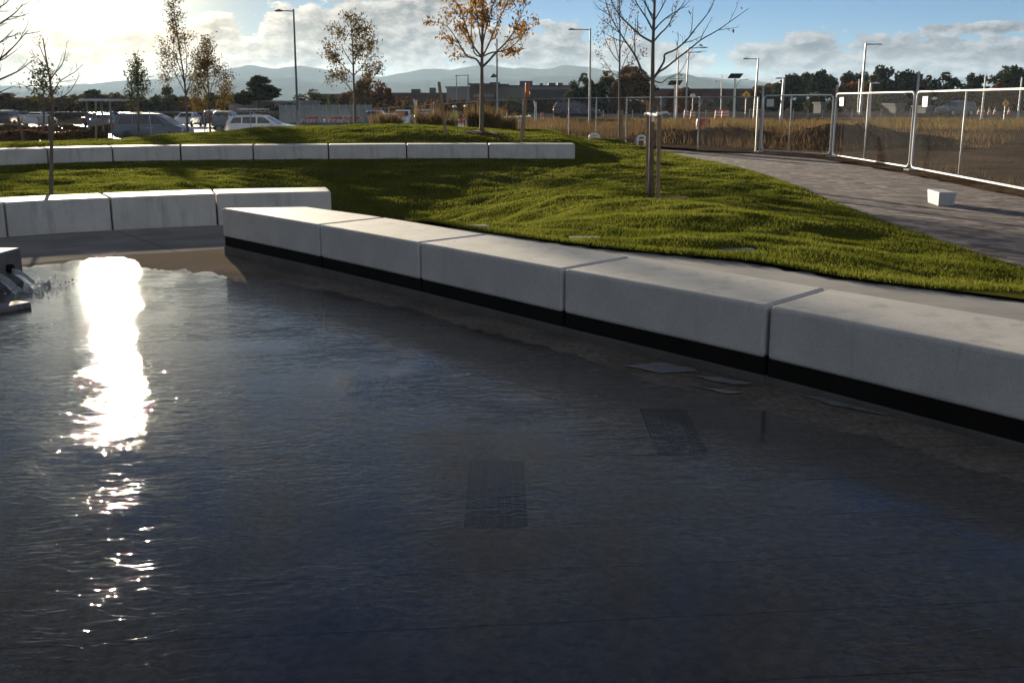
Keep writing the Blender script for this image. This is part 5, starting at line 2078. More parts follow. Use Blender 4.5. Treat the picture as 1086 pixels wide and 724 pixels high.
SUVS = dict(cat='suv', L=4.7, w=1.88, wr=0.36, zb=1.02, zt=1.62, wheels=(-1.36, 1.40),
            st=[(-2.34, .42, .78, .84, .86), (-2.28, .32, 1.02, 1.14, .95), (-2.02, .26, 1.03, 1.52, .99), (-1.6, .24, 1.03, 1.61, 1), (-.5, .24, 1.02, 1.64, 1), (.25, .24, 1.01, 1.58, 1), (.80, .24, 1.0, 1.30, 1), (1.22, .24, .99, 1.06, .99), (1.85, .26, .93, .97, .95), (2.22, .30, .80, .84, .88), (2.34, .36, .62, .66, .80)],
            glass=[[(-1.95, 1.10), (-1.2, 1.10), (-1.2, 1.48), (-1.72, 1.47)], [(-1.12, 1.10), (-.22, 1.10), (-.24, 1.50), (-1.12, 1.50)], [(-.13, 1.10), (.85, 1.10), (.52, 1.32), (.28, 1.47), (-.13, 1.50)]],
            screens=[([(1.22, -.68, 1.09), (1.22, .68, 1.09), (.42, .58, 1.53), (.42, -.58, 1.53)], 'windscreen'), ([(-2.29, -.65, 1.12), (-2.29, .65, 1.12), (-2.06, .55, 1.50), (-2.06, -.55, 1.50)], 'rear_window')],
            head=(2.14, .78), tail=(-2.26, .96), mirror=(.78, 1.08), handles=(-.30, .02))
SEDAN = dict(cat='car', L=4.6, w=1.8, wr=0.32, zb=0.90, zt=1.42, wheels=(-1.36, 1.38),
             st=[(-2.3, .36, .70, .74, .84), (-2.22, .28, .90, .95, .93), (-1.6, .22, .93, .99, .98), (-.9, .2, .92, 1.38, 1), (-.3, .2, .91, 1.43, 1), (.3, .2, .90, 1.38, 1), (1.05, .2, .88, .94, .99), (1.8, .24, .80, .84, .95), (2.2, .28, .68, .72, .86), (2.3, .34, .56, .60, .8)],
             glass=[[(-1.3, .97), (-.45, .97), (-.45, 1.31), (-.85, 1.29)], [(-.38, .97), (.75, .97), (.30, 1.28), (-.38, 1.31)]],
             screens=[([(1.0, -.64, .97), (1.0, .64, .97), (.36, .54, 1.36), (.36, -.54, 1.36)], 'windscreen'), ([(-1.58, -.62, 1.0), (-1.58, .62, 1.0), (-.95, .54, 1.36), (-.95, -.54, 1.36)], 'rear_window')],
             head=(2.14, .66), tail=(-2.2, .78), mirror=(.72, .96), handles=(-.5, .4))

P_van = paint('steel_blue_paint', (0.10, 0.125, 0.165), 0.35)
P_white = paint('white_car_paint', (0.78, 0.78, 0.77), 0.3)
P_navy = paint('dark_blue_paint', (0.016, 0.022, 0.042), 0.25)
P_teal = paint('grey_green_paint', (0.10, 0.13, 0.14), 0.3)
P_silver = paint('silver_paint', (0.48, 0.49, 0.50), 0.3)
P_red = paint('red_car_paint', (0.32, 0.03, 0.025), 0.3)
P_black = paint('black_car_paint', (0.018, 0.018, 0.02), 0.25)
p = at(163, 130, 66)
make_car('minivan', 'blue grey minivan with sun glint on its roof, parked beyond the lawn at left', VAN, P_van, (p.x, 66, float(zg(p.x, 66)) + 0.03), R(-4)).scale = (0.91, 0.95, 1.0)
p = at(279, 130, 70)
su = make_car('suv', 'white suv with roof rack, parked right of the minivan', SUVS, P_white, (p.x, 70, float(zg(p.x, 70))), R(-3))
rack = MB()
for s in (-1, 1):
    rack.tube([(-1.5, s * .62, 1.64), (-1.35, s * .62, 1.76), (.05, s * .62, 1.78), (.2, s * .62, 1.62)], 0.03, 6)
for x in (-1.3, -.6, 0.05):
    rack.box((x, 0, 1.80), (.08, 1.5, .05))
rack.build('roof_rack', M['black'], su)
cargo = MB()
cargo.box((-.62, 0, 1.98), (1.9, 0.9, 0.05))
for x in (-1.5, -.9, -.3, .28):
    for s in (-1, 1):
        cargo.tube([(x, s * .42, 1.80), (x, s * .42, 1.98)], 0.018, 5)
cargo.build('cargo_basket', M['galv_dull'], su)
p = at(615, 124, 95)
make_car('suv', 'dark navy suv on the road behind the slim tree', SUVS, P_navy, (p.x - .2, 96, float(zg(p.x, 96)) + 0.18), R(-2)).scale = (0.92, 0.92, 1.0)
p = at(1013, 122, 118)
make_car('suv', 'grey green suv driving on the far road at right, seen through fence mesh', SUVS, P_teal, (p.x, 118, 0.18), R(205))

# parked cars in the car park at left
lot = []
rngc = random.Random(12)
first = {}
paints = [P_silver, P_white, P_black, P_teal, P_black, P_van]
pname = {id(P_silver): 'silver', id(P_white): 'white', id(P_black): 'black', id(P_teal): 'grey green', id(P_red): 'red', id(P_van): 'blue grey'}
kinds = [('sedan', SEDAN), ('suv', SUVS)]
slots = []
for rowi, (y0, xs) in enumerate([(84, [-9.6, -6.8]), (97, [-37, -26, -11, -8]), (108, [-54, -51, -48, -42, -39, -33, -30, -27, -14, -11])]):
    for x in xs:
        slots.append((rowi, x + rngc.uniform(-.15, .15), y0 + rngc.uniform(-.3, .3)))
rown = ['nearest', 'middle', 'farthest']
seen = {}
for rowi, x, y in sorted(slots, key=lambda s: (s[0], s[1])):
    kn, sp_ = kinds[rngc.randrange(2)]
    pt = paints[rngc.randrange(len(paints))]
    key = (rowi, kn, id(pt))
    seen[key] = seen.get(key, 0) + 1
    lab = '%s %s in the %s car park row%s' % (pname[id(pt)], kn, rown[rowi], '' if seen[key] == 1 else ', %s such from left' % ordw[seen[key] - 1])
    z = float(zg(x, y)) + 0.005
    rz = R(90 + rngc.uniform(-2, 2)) + (math.pi if rngc.random() < .4 else 0)
    if kn not in first:
        first[kn] = (make_car('parked_car', lab, sp_, pt, (x, y, z), rz, 'cars in the car park'), pt)
    else:
        r0, p0_ = first[kn]
        o = dup(r0, (x, y, z), rz, lab)
        if pt is not p0_:
            recolor(o, p0_, pt)
# ================================================================== BICYCLES
def make_bike(label, loc, rz):
    root = thing('bicycle', label, 'bicycle', loc, rz, 'bicycles parked before the screened fence')
    root['_abs'] = (0, 0, 0)
    for x in (-.52, .52):
        b = MB()
        b.tube([(x + .31 * math.cos(k * math.pi / 10), 0, .33 + .31 * math.sin(k * math.pi / 10)) for k in range(21)], 0.022, 5, False)
        for k in range(6):
            a = k * math.pi / 3
            b.tube([(x, 0, .33), (x + .3 * math.cos(a), 0, .33 + .3 * math.sin(a))], 0.004, 3, False)
        b.build('wheel', M['tyre'], root)
        b = MB()
        b.tube([(x + .35 * math.cos(a), 0, .33 + .35 * math.sin(a)) for a in [R(q) for q in range(20, 171, 15)]], 0.035, 6)
        b.build('mudguard', M['white'], root)
    b = MB()
    for q in ([(-.52, 0, .33), (-.1, 0, .33), (-.22, 0, .82)], [(-.1, 0, .33), (.38, 0, .85), (.44, 0, .95)], [(-.52, 0, .33), (-.2, 0, .72), (.36, 0, .80)], [(.52, 0, .33), (.40, 0, .9)]):
        b.tube(q, 0.026, 6)
    b.build('frame', M['red'], root)
    b = MB()
    b.tube([(.30, -.28, 1.06), (.42, -.1, 1.02), (.42, .1, 1.02), (.30, .28, 1.06)], 0.016, 6)
    b.build('handlebar', M['galv'], root)
    b = MB()
    b.box((-.24, 0, .88), (.26, .17, .06))
    b.build('saddle', M['black'], root, bevel=.02)
    b = MB()
    b.box((.62, 0, .86), (.28, .36, .24))
    b.build('basket', M['red'], root)
    return root


bk0 = None
for i, px in enumerate((325, 332, 344, 352, 360, 367, 378, 392)):
    p = at(px, 126, 108)
    lab = 'red bicycle with white mudguards, %s in the parked row' % ['leftmost', 'second from left', 'third from left', 'fourth from left', 'fifth from left', 'third from right', 'second from right', 'rightmost'][i]
    loc = (p.x, 108 + (i % 2) * .3, float(zg(p.x, 108)))
    rz = R(62 + 9 * ((i * 37) % 5))
    if bk0 is None:
        bk0 = make_bike(lab, loc, rz)
    else:
        dup(bk0, loc, rz, lab)

# ================================================================== BUILDINGS
rowB = [(384 + i * 17.5 + (i * 37 % 7), 101.5 + (i * 53 % 5) * 0.8, 22 + (i * 29 % 9), 'round', ('rust', 'autumn', 'olive', 'rust', 'leaf_grn')[(i * 3) % 5], 158 + (i * 13 % 9)) for i in range(16)]
tree_row(rowB, 'the low line by the buildings', 'small trees before the long buildings', 114)
rowQ = [(4 + i * 21 + (i * 17 % 9), 99 + (i * 31 % 6), 30, 'round', ('rust', 'olive', 'rust', 'leaf_grn')[i % 4], 172 + (i * 7 % 9)) for i in range(13)]
tree_row(rowQ, 'the far line at left', 'trees far behind the car park', 117)


def building(name, label, px0, px1, py_top, d, depth, mat, roof=None, wins=(), trims=(), group=None, tilt=0.0, py_base=None):
    a, c = at(px0, py_top, d), at(px1, py_top, d)
    base = float(zg((a.x + c.x) / 2, d)) - 0.4
    root = thing(name, label, 'building', ((a.x + c.x) / 2, d, base), group=group)
    H = a.z - base
    cx, W_ = (a.x + c.x) / 2, c.x - a.x
    b = MB()
    b.box((cx, d + depth / 2, base + H / 2), (W_, depth, H))
    b.build('wall', M[mat], root)
    b = MB()
    b.box((cx, d + depth / 2, base + H + 0.1), (W_ + .4, depth + .4, 0.28))
    b.build('roof', M[roof or mat], root)
    for (u0, u1, v0, v1, m) in wins:
        b = MB()
        x0, x1 = a.x + W_ * u0, a.x + W_ * u1
        b.box(((x0 + x1) / 2, d - 0.02, base + H * (v0 + v1) / 2), (x1 - x0, 0.10, H * (v1 - v0)))
        b.build('window', M[m], root)
    for (u, s, hh) in trims:
        b = MB()
        b.box((a.x + W_ * u, d + depth * .4, base + H + .24 + hh * .3), (s * .8, s * .8, hh * .6))
        b.build('roof_unit', M['roof_dark'], root)
    return root


M['wall_brown'] = pmat('brown_brick_wall', (0.075, 0.042, 0.034), (0.10, 0.06, 0.045), 0.6, 0.9)
M['wall_grey'] = pmat('grey_metal_wall', (0.20, 0.21, 0.20), (0.25, 0.26, 0.25), 0.3, 0.7)
M['wall_tan'] = pmat('tan_block_wall', (0.16, 0.145, 0.12), (0.20, 0.18, 0.15), 0.4, 0.85)
M['wall_dark'] = pmat('dark_wall', (0.045, 0.042, 0.042), (0.065, 0.058, 0.055), 0.4, 0.85)
M['roof_dark'] = pmat('dark_roof', (0.05, 0.05, 0.055), (0.07, 0.07, 0.075), 0.4, 0.7)
M['roof_lav'] = pmat('faded_metal_roof', (0.22, 0.20, 0.21), (0.28, 0.26, 0.27), 0.4, 0.5)
strip_w = [(0.05 + k * .12, 0.13 + k * .12, 0.45, 0.72, 'glass') for k in range(8)]
building('warehouse', 'long low dark brown building left of the orange tree', 384, 478, 100, 185, 25, 'wall_brown', 'roof_dark', strip_w, [(.55, 2, 1.2), (.75, 1.4, 1.6)])
building('warehouse', 'low brown building wing at the far left of the dark range', 330, 386, 101, 190, 22, 'wall_brown', 'roof_dark', [(0.1 + k * .2, .22 + k * .2, .4, .7, 'glass') for k in range(4)])
building('hall', 'pale grey metal hall with a bright left corner', 473.5, 502, 93.3, 178, 22, 'wall_grey', 'wall_grey', [(0.35, .6, 0.1, .5, 'wall_dark')])
building('hall', 'dark red brown block right of the pale grey hall', 498.5, 527, 90.2, 172, 20, 'wall_brown', 'roof_dark', [(0.12, .88, .62, .72, 'glass')], [(.9, 2.2, .5)])
building('hall', 'long grey building with small roof vents behind the leaning stake', 527, 612, 92, 182, 24, 'wall_tan', 'roof_dark', [(0.05 + k * .1, .09 + k * .1, .35, .6, 'glass') for k in range(9)], [(.08, 2.4, .6), (.37, 3.0, 1.4), (.57, .8, .8), (.71, 1.6, .9), (.82, 1.2, .9)])
building('school', 'dark long wall in front of the grey building with vents', 562, 640, 96.5, 168, 8, 'wall_dark', 'roof_dark', [(0.05 + k * .12, .12 + k * .12, .3, .62, 'glass') for k in range(8)])
building('warehouse', 'long dark roofed building behind the solar light', 694, 796, 95.5, 200, 26, 'wall_brown', 'roof_dark', [(0.05 + k * .1, .11 + k * .1, .3, .6, 'glass') for k in range(9)], [(.32, 1.0, .5)])
building('shed', 'wide shed with faded lavender roof behind the white suv', 242, 318, 109, 134, 14, 'roof_lav', 'roof_lav', [(0.1, .9, .05, .35, 'wall_dark')])
building('cabin', 'small white site cabin beyond the nearest fence panel', 950, 960, 111.5, 150, 5, 'cabin', 'cabin', [(.3, .55, .4, .75, 'glass')])
building('cabin', 'small white site cabin left of the grey green suv', 982, 990, 114, 150, 5, 'cabin', 'cabin', [(.3, .6, .4, .75, 'glass')])
building('cabin', 'low white kiosk under the dark trees beyond the far fence panel', 871, 877, 110, 160, 4, 'cabin', 'cabin', [(.1, .9, .4, .7, 'glass')])

# open carport frame at left
root = thing('carport', 'open pale carport frame with thin flat roof in the car park', 'carport', tuple(gz(Vector((-27, 74, 0)))))
c0, c1 = at(86, 107, 74), at(118, 107, 74)
zb = float(zg(c0.x, 74))
b = MB()
b.box(((c0.x + c1.x) / 2, 76, c0.z + .06), (c1.x - c0.x, 4.6, 0.16))
b.build('roof', M['galv_dull'], root)
for x in (c0.x + .3, (c0.x + c1.x) / 2 + .25, c1.x - .2):
    b = MB()
    b.box((x, 74.2, (c0.z + zb) / 2), (0.13, 0.13, c0.z - zb))
    b.build('post', M['wall_tan'], root)
# railing and leaning posts at the left of the lawn
root = thing('guard_rail', 'low timber guard rail at the edge of the car park by the left frame edge', 'railing', tuple(gz(Vector((-24, 53.5, 0)))))
ra, rb = at(19, 123, 50), at(52, 122.5, 50)
for nm, z in (('top_rail', 0),):
    b = MB()
    b.tube([ra, rb], 0.05, 8)
    b.build(nm, M['galv'], root)
for q, r_ in ((ra, (26, 152)), (rb, (52, 150))):
    b = MB()
    e = at(r_[0], r_[1], 50)
    b.tube([q, Vector((q.x + (e.x - q.x), 50, float(lawn_base(np.array([e.x]), np.array([50.0]))[0]) - .3))], 0.06, 8)
    b.build('post', M['bark_dark'], root)
b = MB()
q = at(101.5, 107, 52)
e = at(102, 150, 52)
b.tube([q, e], 0.05, 8)
o = b.build('timber_post', M['stake'], loc=tuple(e))
tag(o, 'slim weathered timber post standing left of the minivan', 'post')

# ================================================================== SMALL THINGS
# pale concrete block on the pavers
ca, cb_, cc = G(983, 214.8, 0), G(995, 218.8, 0), G(1012.5, 218.8, 0)
root = MB()
hgt = 0.235
e1, e2 = cb_ - ca, cc - cb_
lowq = [ca, cb_, cc, ca + e2]
mid = sum(lowq, Vector()) / 4
low = [mid + (q - mid) * 0.94 for q in lowq]
upq = [mid + (q - mid) * 1.06 + Vector((0, 0, hgt)) for q in lowq]
vs = [tuple(q) for q in low + upq]
root.add(vs, [(3, 2, 1, 0), (4, 5, 6, 7), (0, 1, 5, 4), (1, 2, 6, 5), (2, 3, 7, 6), (3, 0, 4, 7)])
M['blockc'] = concrete('pale_block_concrete', (0.34, 0.345, 0.35), (0.40, 0.405, 0.41), (0.27, 0.275, 0.28))
o = root.build('concrete_block', M['blockc'], bevel=0.012, loc=(mid.x, mid.y, 0))
tag(o, 'small pale tapered concrete block standing on the paver walk', 'block')


def hoop(px, py, pyb, w, d, label, rot=0.0):
    c = at(px, pyb, d)
    t_ = at(px, py, d)
    h = t_.z - c.z
    W_ = w / 1129 * d
    b = MB()
    pts = [(-W_ / 2 * 1.0, 0, 0), (-W_ / 2 * .98, 0, h * .6)] + [(W_ / 2 * math.cos(a), 0, h * .72 + h * .28 * math.sin(a)) for a in [R(q) for q in range(170, 9, -20)]] + [(W_ / 2 * .98, 0, h * .6), (W_ / 2, 0, 0)]
    b.tube([(c.x + x * math.cos(rot), c.y + x * math.sin(rot), c.z + z) for x, y, z in pts], 0.05, 8)
    b.tube([(c.x - W_ * .45 * math.cos(rot), c.y - W_ * .45 * math.sin(rot), c.z + h * .68), (c.x + W_ * .45 * math.cos(rot), c.y + W_ * .45 * math.sin(rot), c.z + h * .68)], 0.035, 6)
    o = b.build('hoop_barrier', M['white'], smooth=True, loc=tuple(c))
    tag(o, label, 'bike hoop', 'white hoops by the fence')


hoop(630.3, 142.4, 152, 9.5, 41.5, 'white steel hoop left of the slim tree')
hoop(680.0, 144.2, 157.5, 9, 39.5, 'white steel hoop just left of the bare tree')
hoop(541.5, 139.8, 147, 9, 46.5, 'white steel hoop half hidden behind the lawn crest, left of the others')
b = MB()
b.tube([at(634, 146.8, 42.5), at(676, 146.6, 41.0)], 0.03, 6)
for px in (640, 658.5, 674):
    q = at(px, 146.7, 41.6)
    b.tube([q, (q.x, q.y, 0)], 0.035, 6)
o = b.build('timber_rail', M['stake'], loc=tuple(at(655, 147, 41.6)))
tag(o, 'low thin timber rail between the two white hoops', 'rail')

# red drum on the field
p = G(745.5, 137.5, 0.15)
b = MB()
b.lathe([(0.36, 0), (0.42, 0.08), (0.42, 0.5), (0.36, 0.62), (0.2, 0.66)], (p.x, p.y, 0.12), 16)
o = b.build('plastic_drum', M['red'], smooth=False, loc=(p.x, p.y, 0.12))
tag(o, 'red plastic drum left on the field beside the fence post', 'drum')

# orange barrels and cones by the road
def barrel(px, d, label):
    p = at(px, 116, d)
    z = float(zg(p.x, d)) + 0.1
    root = thing('traffic_barrel', label, 'traffic barrel', (p.x, d, z), group='orange traffic barrels')
    b = MB()
    b.lathe([(0.30, 0), (0.30, 0.1), (0.26, 0.12), (0.24, 0.4), (0.21, 0.75), (0.16, 0.82)], (p.x, d, z), 14)
    b.build('drum', M['orange'], root)
    b = MB()
    b.lathe([(0.252, 0.30), (0.248, 0.42)], (p.x, d, z), 14)
    b.lathe([(0.236, 0.55), (0.230, 0.67)], (p.x, d, z), 14)
    b.build('band', M['white'], root)


for i, (px, d) in enumerate(((761, 104), (764.5, 106), (768, 104), (771, 108), (735, 100), (728, 112))):
    barrel(px, d, 'orange traffic barrel with white bands near the solar light, %s of six from left' % ['third', 'fourth', 'fifth', 'sixth', 'second', 'first'][i])


def cone(px, d, label):
    p = at(px, 120, d)
    z = float(zg(p.x, d)) + 0.1
    root = thing('traffic_cone', label, 'traffic cone', (p.x, d, z), group='orange cones along the far road')
    b = MB()
    b.box((p.x, d, z + .03), (.5, .5, .06))
    b.lathe([(0.2, 0.06), (0.05, 1.0)], (p.x, d, z), 12)
    b.build('body', M['orange'], root)
    b = MB()
    b.lathe([(0.15, 0.42), (0.11, 0.62)], (p.x, d, z), 12)
    b.build('band', M['white'], root)


for i, px in enumerate((998, 1031, 1038, 1043, 1049, 1055, 1070)):
    cone(px, 124 + i * 1.3, 'orange traffic cone along the far road, %s from left' % ordw[i])
# white delineator posts beside the road
for i in range(22):
    px = 640 + i * 15.5
    d = 98 + i * 1.2
    p = at(px, 118, d)
    b = MB()
    z = float(zg(p.x, d))
    b.lathe([(0.09, 0), (0.05, 0.04), (0.05, 0.9), (0.03, 0.95)], (p.x, d, z), 8)
    o = b.build('delineator_post', M['galv_dull'], loc=(p.x, d, z))
    tag(o, 'thin grey delineator post beside the far road, number %d counted from the left' % (i + 1), 'post', 'delineator posts beside the road')


# workers and clutter behind the mesh
def person(px, d, h, label, vest):
    p = at(px, 125, d)
    z0 = float(zg(p.x, d))
    root = thing('person', label, 'person', (p.x, d, z0), 0, 'people on the site')
    s = h / 1.75
    V = [(0, 0, .95), (0, 0, 1.15), (0, 0, 1.42), (0, 0, 1.52), (0, -.02, 1.66), (.10, 0, .88), (.12, .02, .48), (.12, .06, .06), (.12, -.12, .03), (-.10, 0, .88), (-.13, -.04, .48), (-.14, .02, .06), (-.14, -.16, .03),
         (.20, 0, 1.40), (.27, .02, 1.14), (.26, -.12, .92), (-.20, 0, 1.40), (-.28, .0, 1.14), (-.24, -.16, .95)]
    E_ = [(0, 1), (1, 2), (2, 3), (3, 4), (0, 5), (5, 6), (6, 7), (7, 8), (0, 9), (9, 10), (10, 11), (11, 12), (2, 13), (13, 14), (14, 15), (2, 16), (16, 17), (17, 18)]
    rad = [.15, .15, .16, .06, .11, .09, .065, .05, .045, .09, .065, .05, .045, .065, .05, .04, .065, .05, .04]
    me = bpy.data.meshes.new('body')
    me.from_pydata([(x * s, y * s, z * s) for x, y, z in V], E_, [])
    o = bpy.data.objects.new('body', me)
    COL.objects.link(o)
    o.parent = root
    sk = o.modifiers.new('skin', 'SKIN')
    for v, r in zip(me.skin_vertices[0].data, rad):
        v.radius = (r * s, r * s)
    me.skin_vertices[0].data[0].use_root = True
    o.modifiers.new('sub', 'SUBSURF').levels = 1
    me.materials.append(M['denim'])
    b = MB()
    b.lathe([(.17, .90), (.19, 1.0), (.185, 1.2), (.21, 1.38), (.12, 1.47)], (0, 0, 0), 14)
    b.v = [(x * s * 1.12, y * s * .82, z * s) for x, y, z in b.v]
    ob = b.build('vest', vest, None, smooth=True)
    ob.parent = root
    b = MB()
    b.lathe([(.125, 1.68), (.13, 1.72), (.11, 1.79), (.05, 1.83)], (0, -.02 * s, 0), 12)
    b.v = [(x * s, y * s, z * s) for x, y, z in b.v]
    ob = b.build('helmet', M['white'], None, smooth=True)
    ob.parent = root
    return root


M['denim'] = pmat('dark_workwear', (0.05, 0.055, 0.07), (0.08, 0.08, 0.095), 8, 0.9)
M['hivis'] = pmat('hi_vis_fabric', (0.28, 0.42, 0.10), None, 8, 0.8)
M['hivis_o'] = pmat('hi_vis_orange_fabric', (0.42, 0.13, 0.04), None, 8, 0.8)
person(482.5, 72, 1.78, 'worker in lime hi-vis vest walking on the site behind the mesh', M['hivis'])
person(494, 80, 1.75, 'worker in orange hi-vis vest right of the one in lime', M['hivis_o'])
# white flag-like banners and boards behind the fence
def board(px, py, d, w, h, lean, label, mat='white'):
    p = at(px, py, d)
    z = float(zg(p.x, d))
    root = thing('barricade', label, 'barricade', (p.x, d, z), group='barricades behind the mesh fence')
    b = MB()
    b.box((0, 0, 0), (w, 0.06, h))
    b.v = [(p.x + x + (zz + h / 2) * lean, d + y, p.z + zz) for x, y, zz in b.v]
    b.build('board', M[mat], root)
    b = MB()
    for s in (-1, 1):
        b.tube([(p.x + s * w * .4, d + .1, z), (p.x + s * w * .4, d + .05, p.z + h * .3)], 0.03, 5)
    b.build('leg', M['galv_dull'], root)


rb_ = random.Random(41)
spots_b = [(408, 126, 74), (425, 121, 80), (441, 109.5, 72), (447, 124, 78), (459, 110, 74), (466, 124, 82), (474, 128, 70), (490, 128, 72), (497, 127, 76), (508, 126, 74), (535, 118, 90), (553, 128, 78), (568, 110.5, 90), (575, 121, 95), (590, 117, 100)]
for i, (px, py, d) in enumerate(spots_b):
    tall = py < 112
    board(px, py, d, 0.16 if tall else rb_.uniform(.2, .6), 0.5 if tall else rb_.uniform(.18, .36), rb_.uniform(-.35, .35) if not tall else -.25,
          '%s barricade board behind the mesh fence, %s of the row from the left' % (['white', 'orange', 'pale grey'][(i * 7) % 3], (ordw + ['fourteenth', 'fifteenth'])[i]), ['white', 'orange', 'galv'][(i * 7) % 3])

# ---- dry grass and scrub
def dry_grass(name, label, poly, n, h0, h1, w, mat, seed, zf=None):
    rng_ = np.random.RandomState(seed)
    xs = [p[0] for p in poly]
    ys = [p[1] for p in poly]
    x = rng_.uniform(min(xs), max(xs), n)
    y = rng_.uniform(min(ys), max(ys), n)
    k = inside(poly, x, y) & (rng_.rand(n) < np.clip(0.7 + 1.5 * vnoise(x, y, 5.0, seed) + vnoise(x, y, 1.7, seed + 1), 0.0, 1))
    x, y = x[k], y[k]
    z = field_z(x, y) if zf is None else zf(x, y)
    n = len(x)
    hh = rng_.uniform(h0, h1, n) * np.clip(0.8 + 0.9 * vnoise(x, y, 3.0, seed + 2), .3, 1.4)
    a = rng_.uniform(0, 6.283, n)
    side = np.stack([np.cos(a), np.sin(a), np.zeros(n)], 1) * (w * rng_.uniform(.6, 1.3, n))[:, None]
    la = rng_.uniform(0, 6.283, n)
    P = np.stack([x, y, z - .02], 1)
    tip = P + np.stack([np.cos(la) * hh * .35, np.sin(la) * hh * .35, hh], 1)
    V = np.stack([P - side, P + side, tip], 1).reshape(-1, 3)
    me = bpy.data.meshes.new(name)
    me.vertices.add(3 * n)
    me.vertices.foreach_set('co', V.ravel())
    me.loops.add(3 * n)
    me.loops.foreach_set('vertex_index', np.arange(3 * n))
    me.polygons.add(n)
    me.polygons.foreach_set('loop_start', np.arange(0, 3 * n, 3))
    me.polygons.foreach_set('loop_total', np.full(n, 3))
    me.update()
    me.validate()
    me.materials.append(M[mat])
    o = bpy.data.objects.new(name, me)
    COL.objects.link(o)
    o['kind'] = 'stuff'
    o['label'] = label
    o['category'] = 'grass'


M['straw'] = leafmat('straw_grass', (0.13, 0.088, 0.036), (0.235, 0.165, 0.070), 0.15)
M['weeds'] = leafmat('brown_weeds', (0.10, 0.065, 0.035), (0.17, 0.115, 0.055), 0.3)
flat = lambda x, y: zg(x, y)
dry_grass('dry_grass', 'straw coloured dry grass standing between the bare field and the far road', [(6, 70), (28, 64), (60, 68), (100, 84), (100, 104), (10, 92)], 80000, 0.25, 0.62, 0.03, 'straw', 5, zf=flat)
dry_grass('dry_grass', 'low brown weeds on the open ground in front of the dark suv', [(-4, 62), (8, 60), (14, 76), (12, 112), (-3, 112)], 42000, 0.12, 0.42, 0.03, 'weeds', 37, zf=flat)
dry_grass('dry_grass', 'brown weeds growing behind the mesh fence and on the spoil heaps', [(3.2, 49), (9.6, 38.5), (18, 40), (24, 50), (20, 66), (-1, 66), (-1, 58)], 26000, 0.12, 0.55, 0.022, 'weeds', 9)
dry_grass('dry_grass', 'tawny ornamental grass tufts behind the lawn crest', [(-11, 58), (-4, 55), (2, 53), (3, 58), (-6, 62)], 9000, 0.4, 1.1, 0.025, 'straw', 15, zf=flat)
dry_grass('dry_grass', 'scrubby weeds along the foot of the fence panels', [(9.2, 36.6), (10.2, 33), (10.4, 26.7), (10.2, 20), (10.6, 20), (11.4, 27), (11.0, 33), (10.2, 37)], 5200, 0.05, 0.32, 0.012, 'weeds', 23)

# ---- ornamental grasses behind the lawn crest, each clump its own plant
def grass_clump(px, d, h, w, label, seed):
    p = at(px, 130, d)
    z0 = float(lawn_base(np.array([p.x]), np.array([d]))[0]) - 0.05
    rng_ = random.Random(seed)
    root = thing('grass_clump', label, 'ornamental grass', (p.x, d, z0), group='ornamental grass clumps behind the crest')
    for nm, n, mat, hs in (('blades', 420, 'weeds', 0.75), ('plumes', 240, 'straw', 1.0)):
        b = MB()
        for _ in range(n):
            a, r = rng_.uniform(0, 6.283), w * .28 * math.sqrt(rng_.random())
            x, y = p.x + r * math.cos(a), d + r * math.sin(a)
            hh = h * hs * rng_.uniform(.6, 1.1)
            ln = rng_.uniform(.1, .55) * hh
            b2 = rng_.uniform(0, 6.283)
            sx, sy = math.cos(b2) * .014, math.sin(b2) * .014
            tx, ty = x + math.cos(a) * ln * .5 + rng_.gauss(0, .06), y + math.sin(a) * ln * .5
            b.add([(x - sx, y - sy, z0), (x + sx, y + sy, z0), (tx + sx * .7, ty + sy * .7, z0 + hh * .7), (tx - sx * .7, ty - sy * .7, z0 + hh * .7), (tx + math.cos(a) * ln * .3, ty, z0 + hh)], [(0, 1, 2, 3), (3, 2, 4)])
        b.build(nm, M[mat], root)


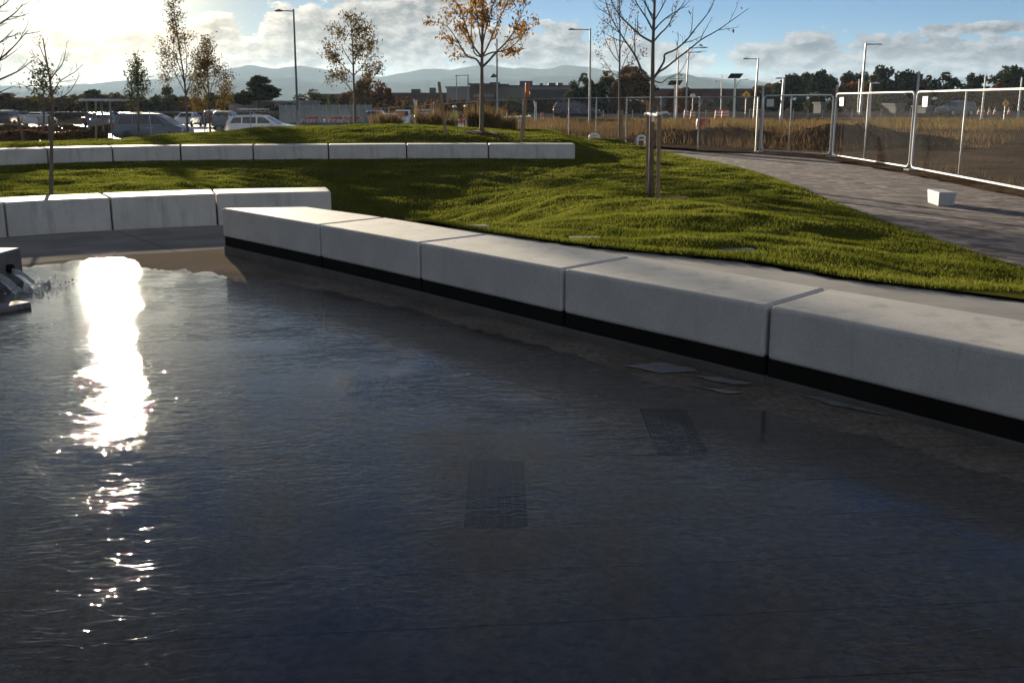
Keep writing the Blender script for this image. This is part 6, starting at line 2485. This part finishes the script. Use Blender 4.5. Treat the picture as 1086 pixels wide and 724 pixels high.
for i, (px, d, h, w, lab) in enumerate([(404, 49, 1.25, 0.9, 'straw grass clump left of the lone dark stake, leftmost of the clumps'), (414, 48, 1.35, 1.2, 'straw grass clump second from left behind the crest'), (455, 48, 1.45, 1.5, 'broad straw grass clump just left of the lone dark stake'),
                                        (472, 49, 1.30, 1.2, 'straw grass clump just right of the lone dark stake'), (507, 47, 1.35, 1.1, 'straw grass clump left of the orange tree trunk'), (521, 47, 1.2, 1.0, 'straw grass clump right of the orange tree trunk'), (538, 48, 1.0, 1.0, 'low straw grass clump by the left white hoop')]):
    grass_clump(px, d, h, w, lab, 70 + i)

# ---- low brown hedges dividing the car park
for i, (px0, px1, d, h) in enumerate([(-30, 112, 62, 0.75), (-20, 118, 76, 0.8)]):
    a_, c_ = at(px0, 140, d), at(px1, 140, d)
    rng_ = random.Random(90 + i)
    root = thing('hedge', ['low brown clipped hedge nearest the lawn, along the car park', 'low brown clipped hedge farther back in the car park'][i], 'hedge', (a_.x, d, -0.75), group='car park hedges')
    b = MB()
    n = 4200
    for _ in range(n):
        x = rng_.uniform(a_.x, c_.x)
        y = d + rng_.uniform(-.4, .4)
        z = -0.75 + h * rng_.random() ** .6 * (1 + .12 * math.sin(x * 1.7))
        s_ = rng_.uniform(.06, .15)
        dd = Vector((rng_.gauss(0, 1), rng_.gauss(0, 1), rng_.gauss(0, 1))).normalized()
        e = dd.orthogonal().normalized()
        b.add([(x - dd.x * s_, y - dd.y * s_, z - dd.z * s_), (x + e.x * s_ * .6, y + e.y * s_ * .6, z + e.z * s_ * .6), (x + dd.x * s_, y + dd.y * s_, z + dd.z * s_), (x - e.x * s_ * .6, y - e.y * s_ * .6, z - e.z * s_ * .6)], [(0, 1, 2, 3)])
    b.build('foliage', M['rust'], root)
    b = MB()
    for k in range(30):
        x = a_.x + (c_.x - a_.x) * (k + .5) / 30
        b.tube([(x, d, -0.8), (x + rng_.uniform(-.1, .1), d, -0.75 + h * .7)], 0.03, 5)
    b.build('stems', M['bark_dark'], root)
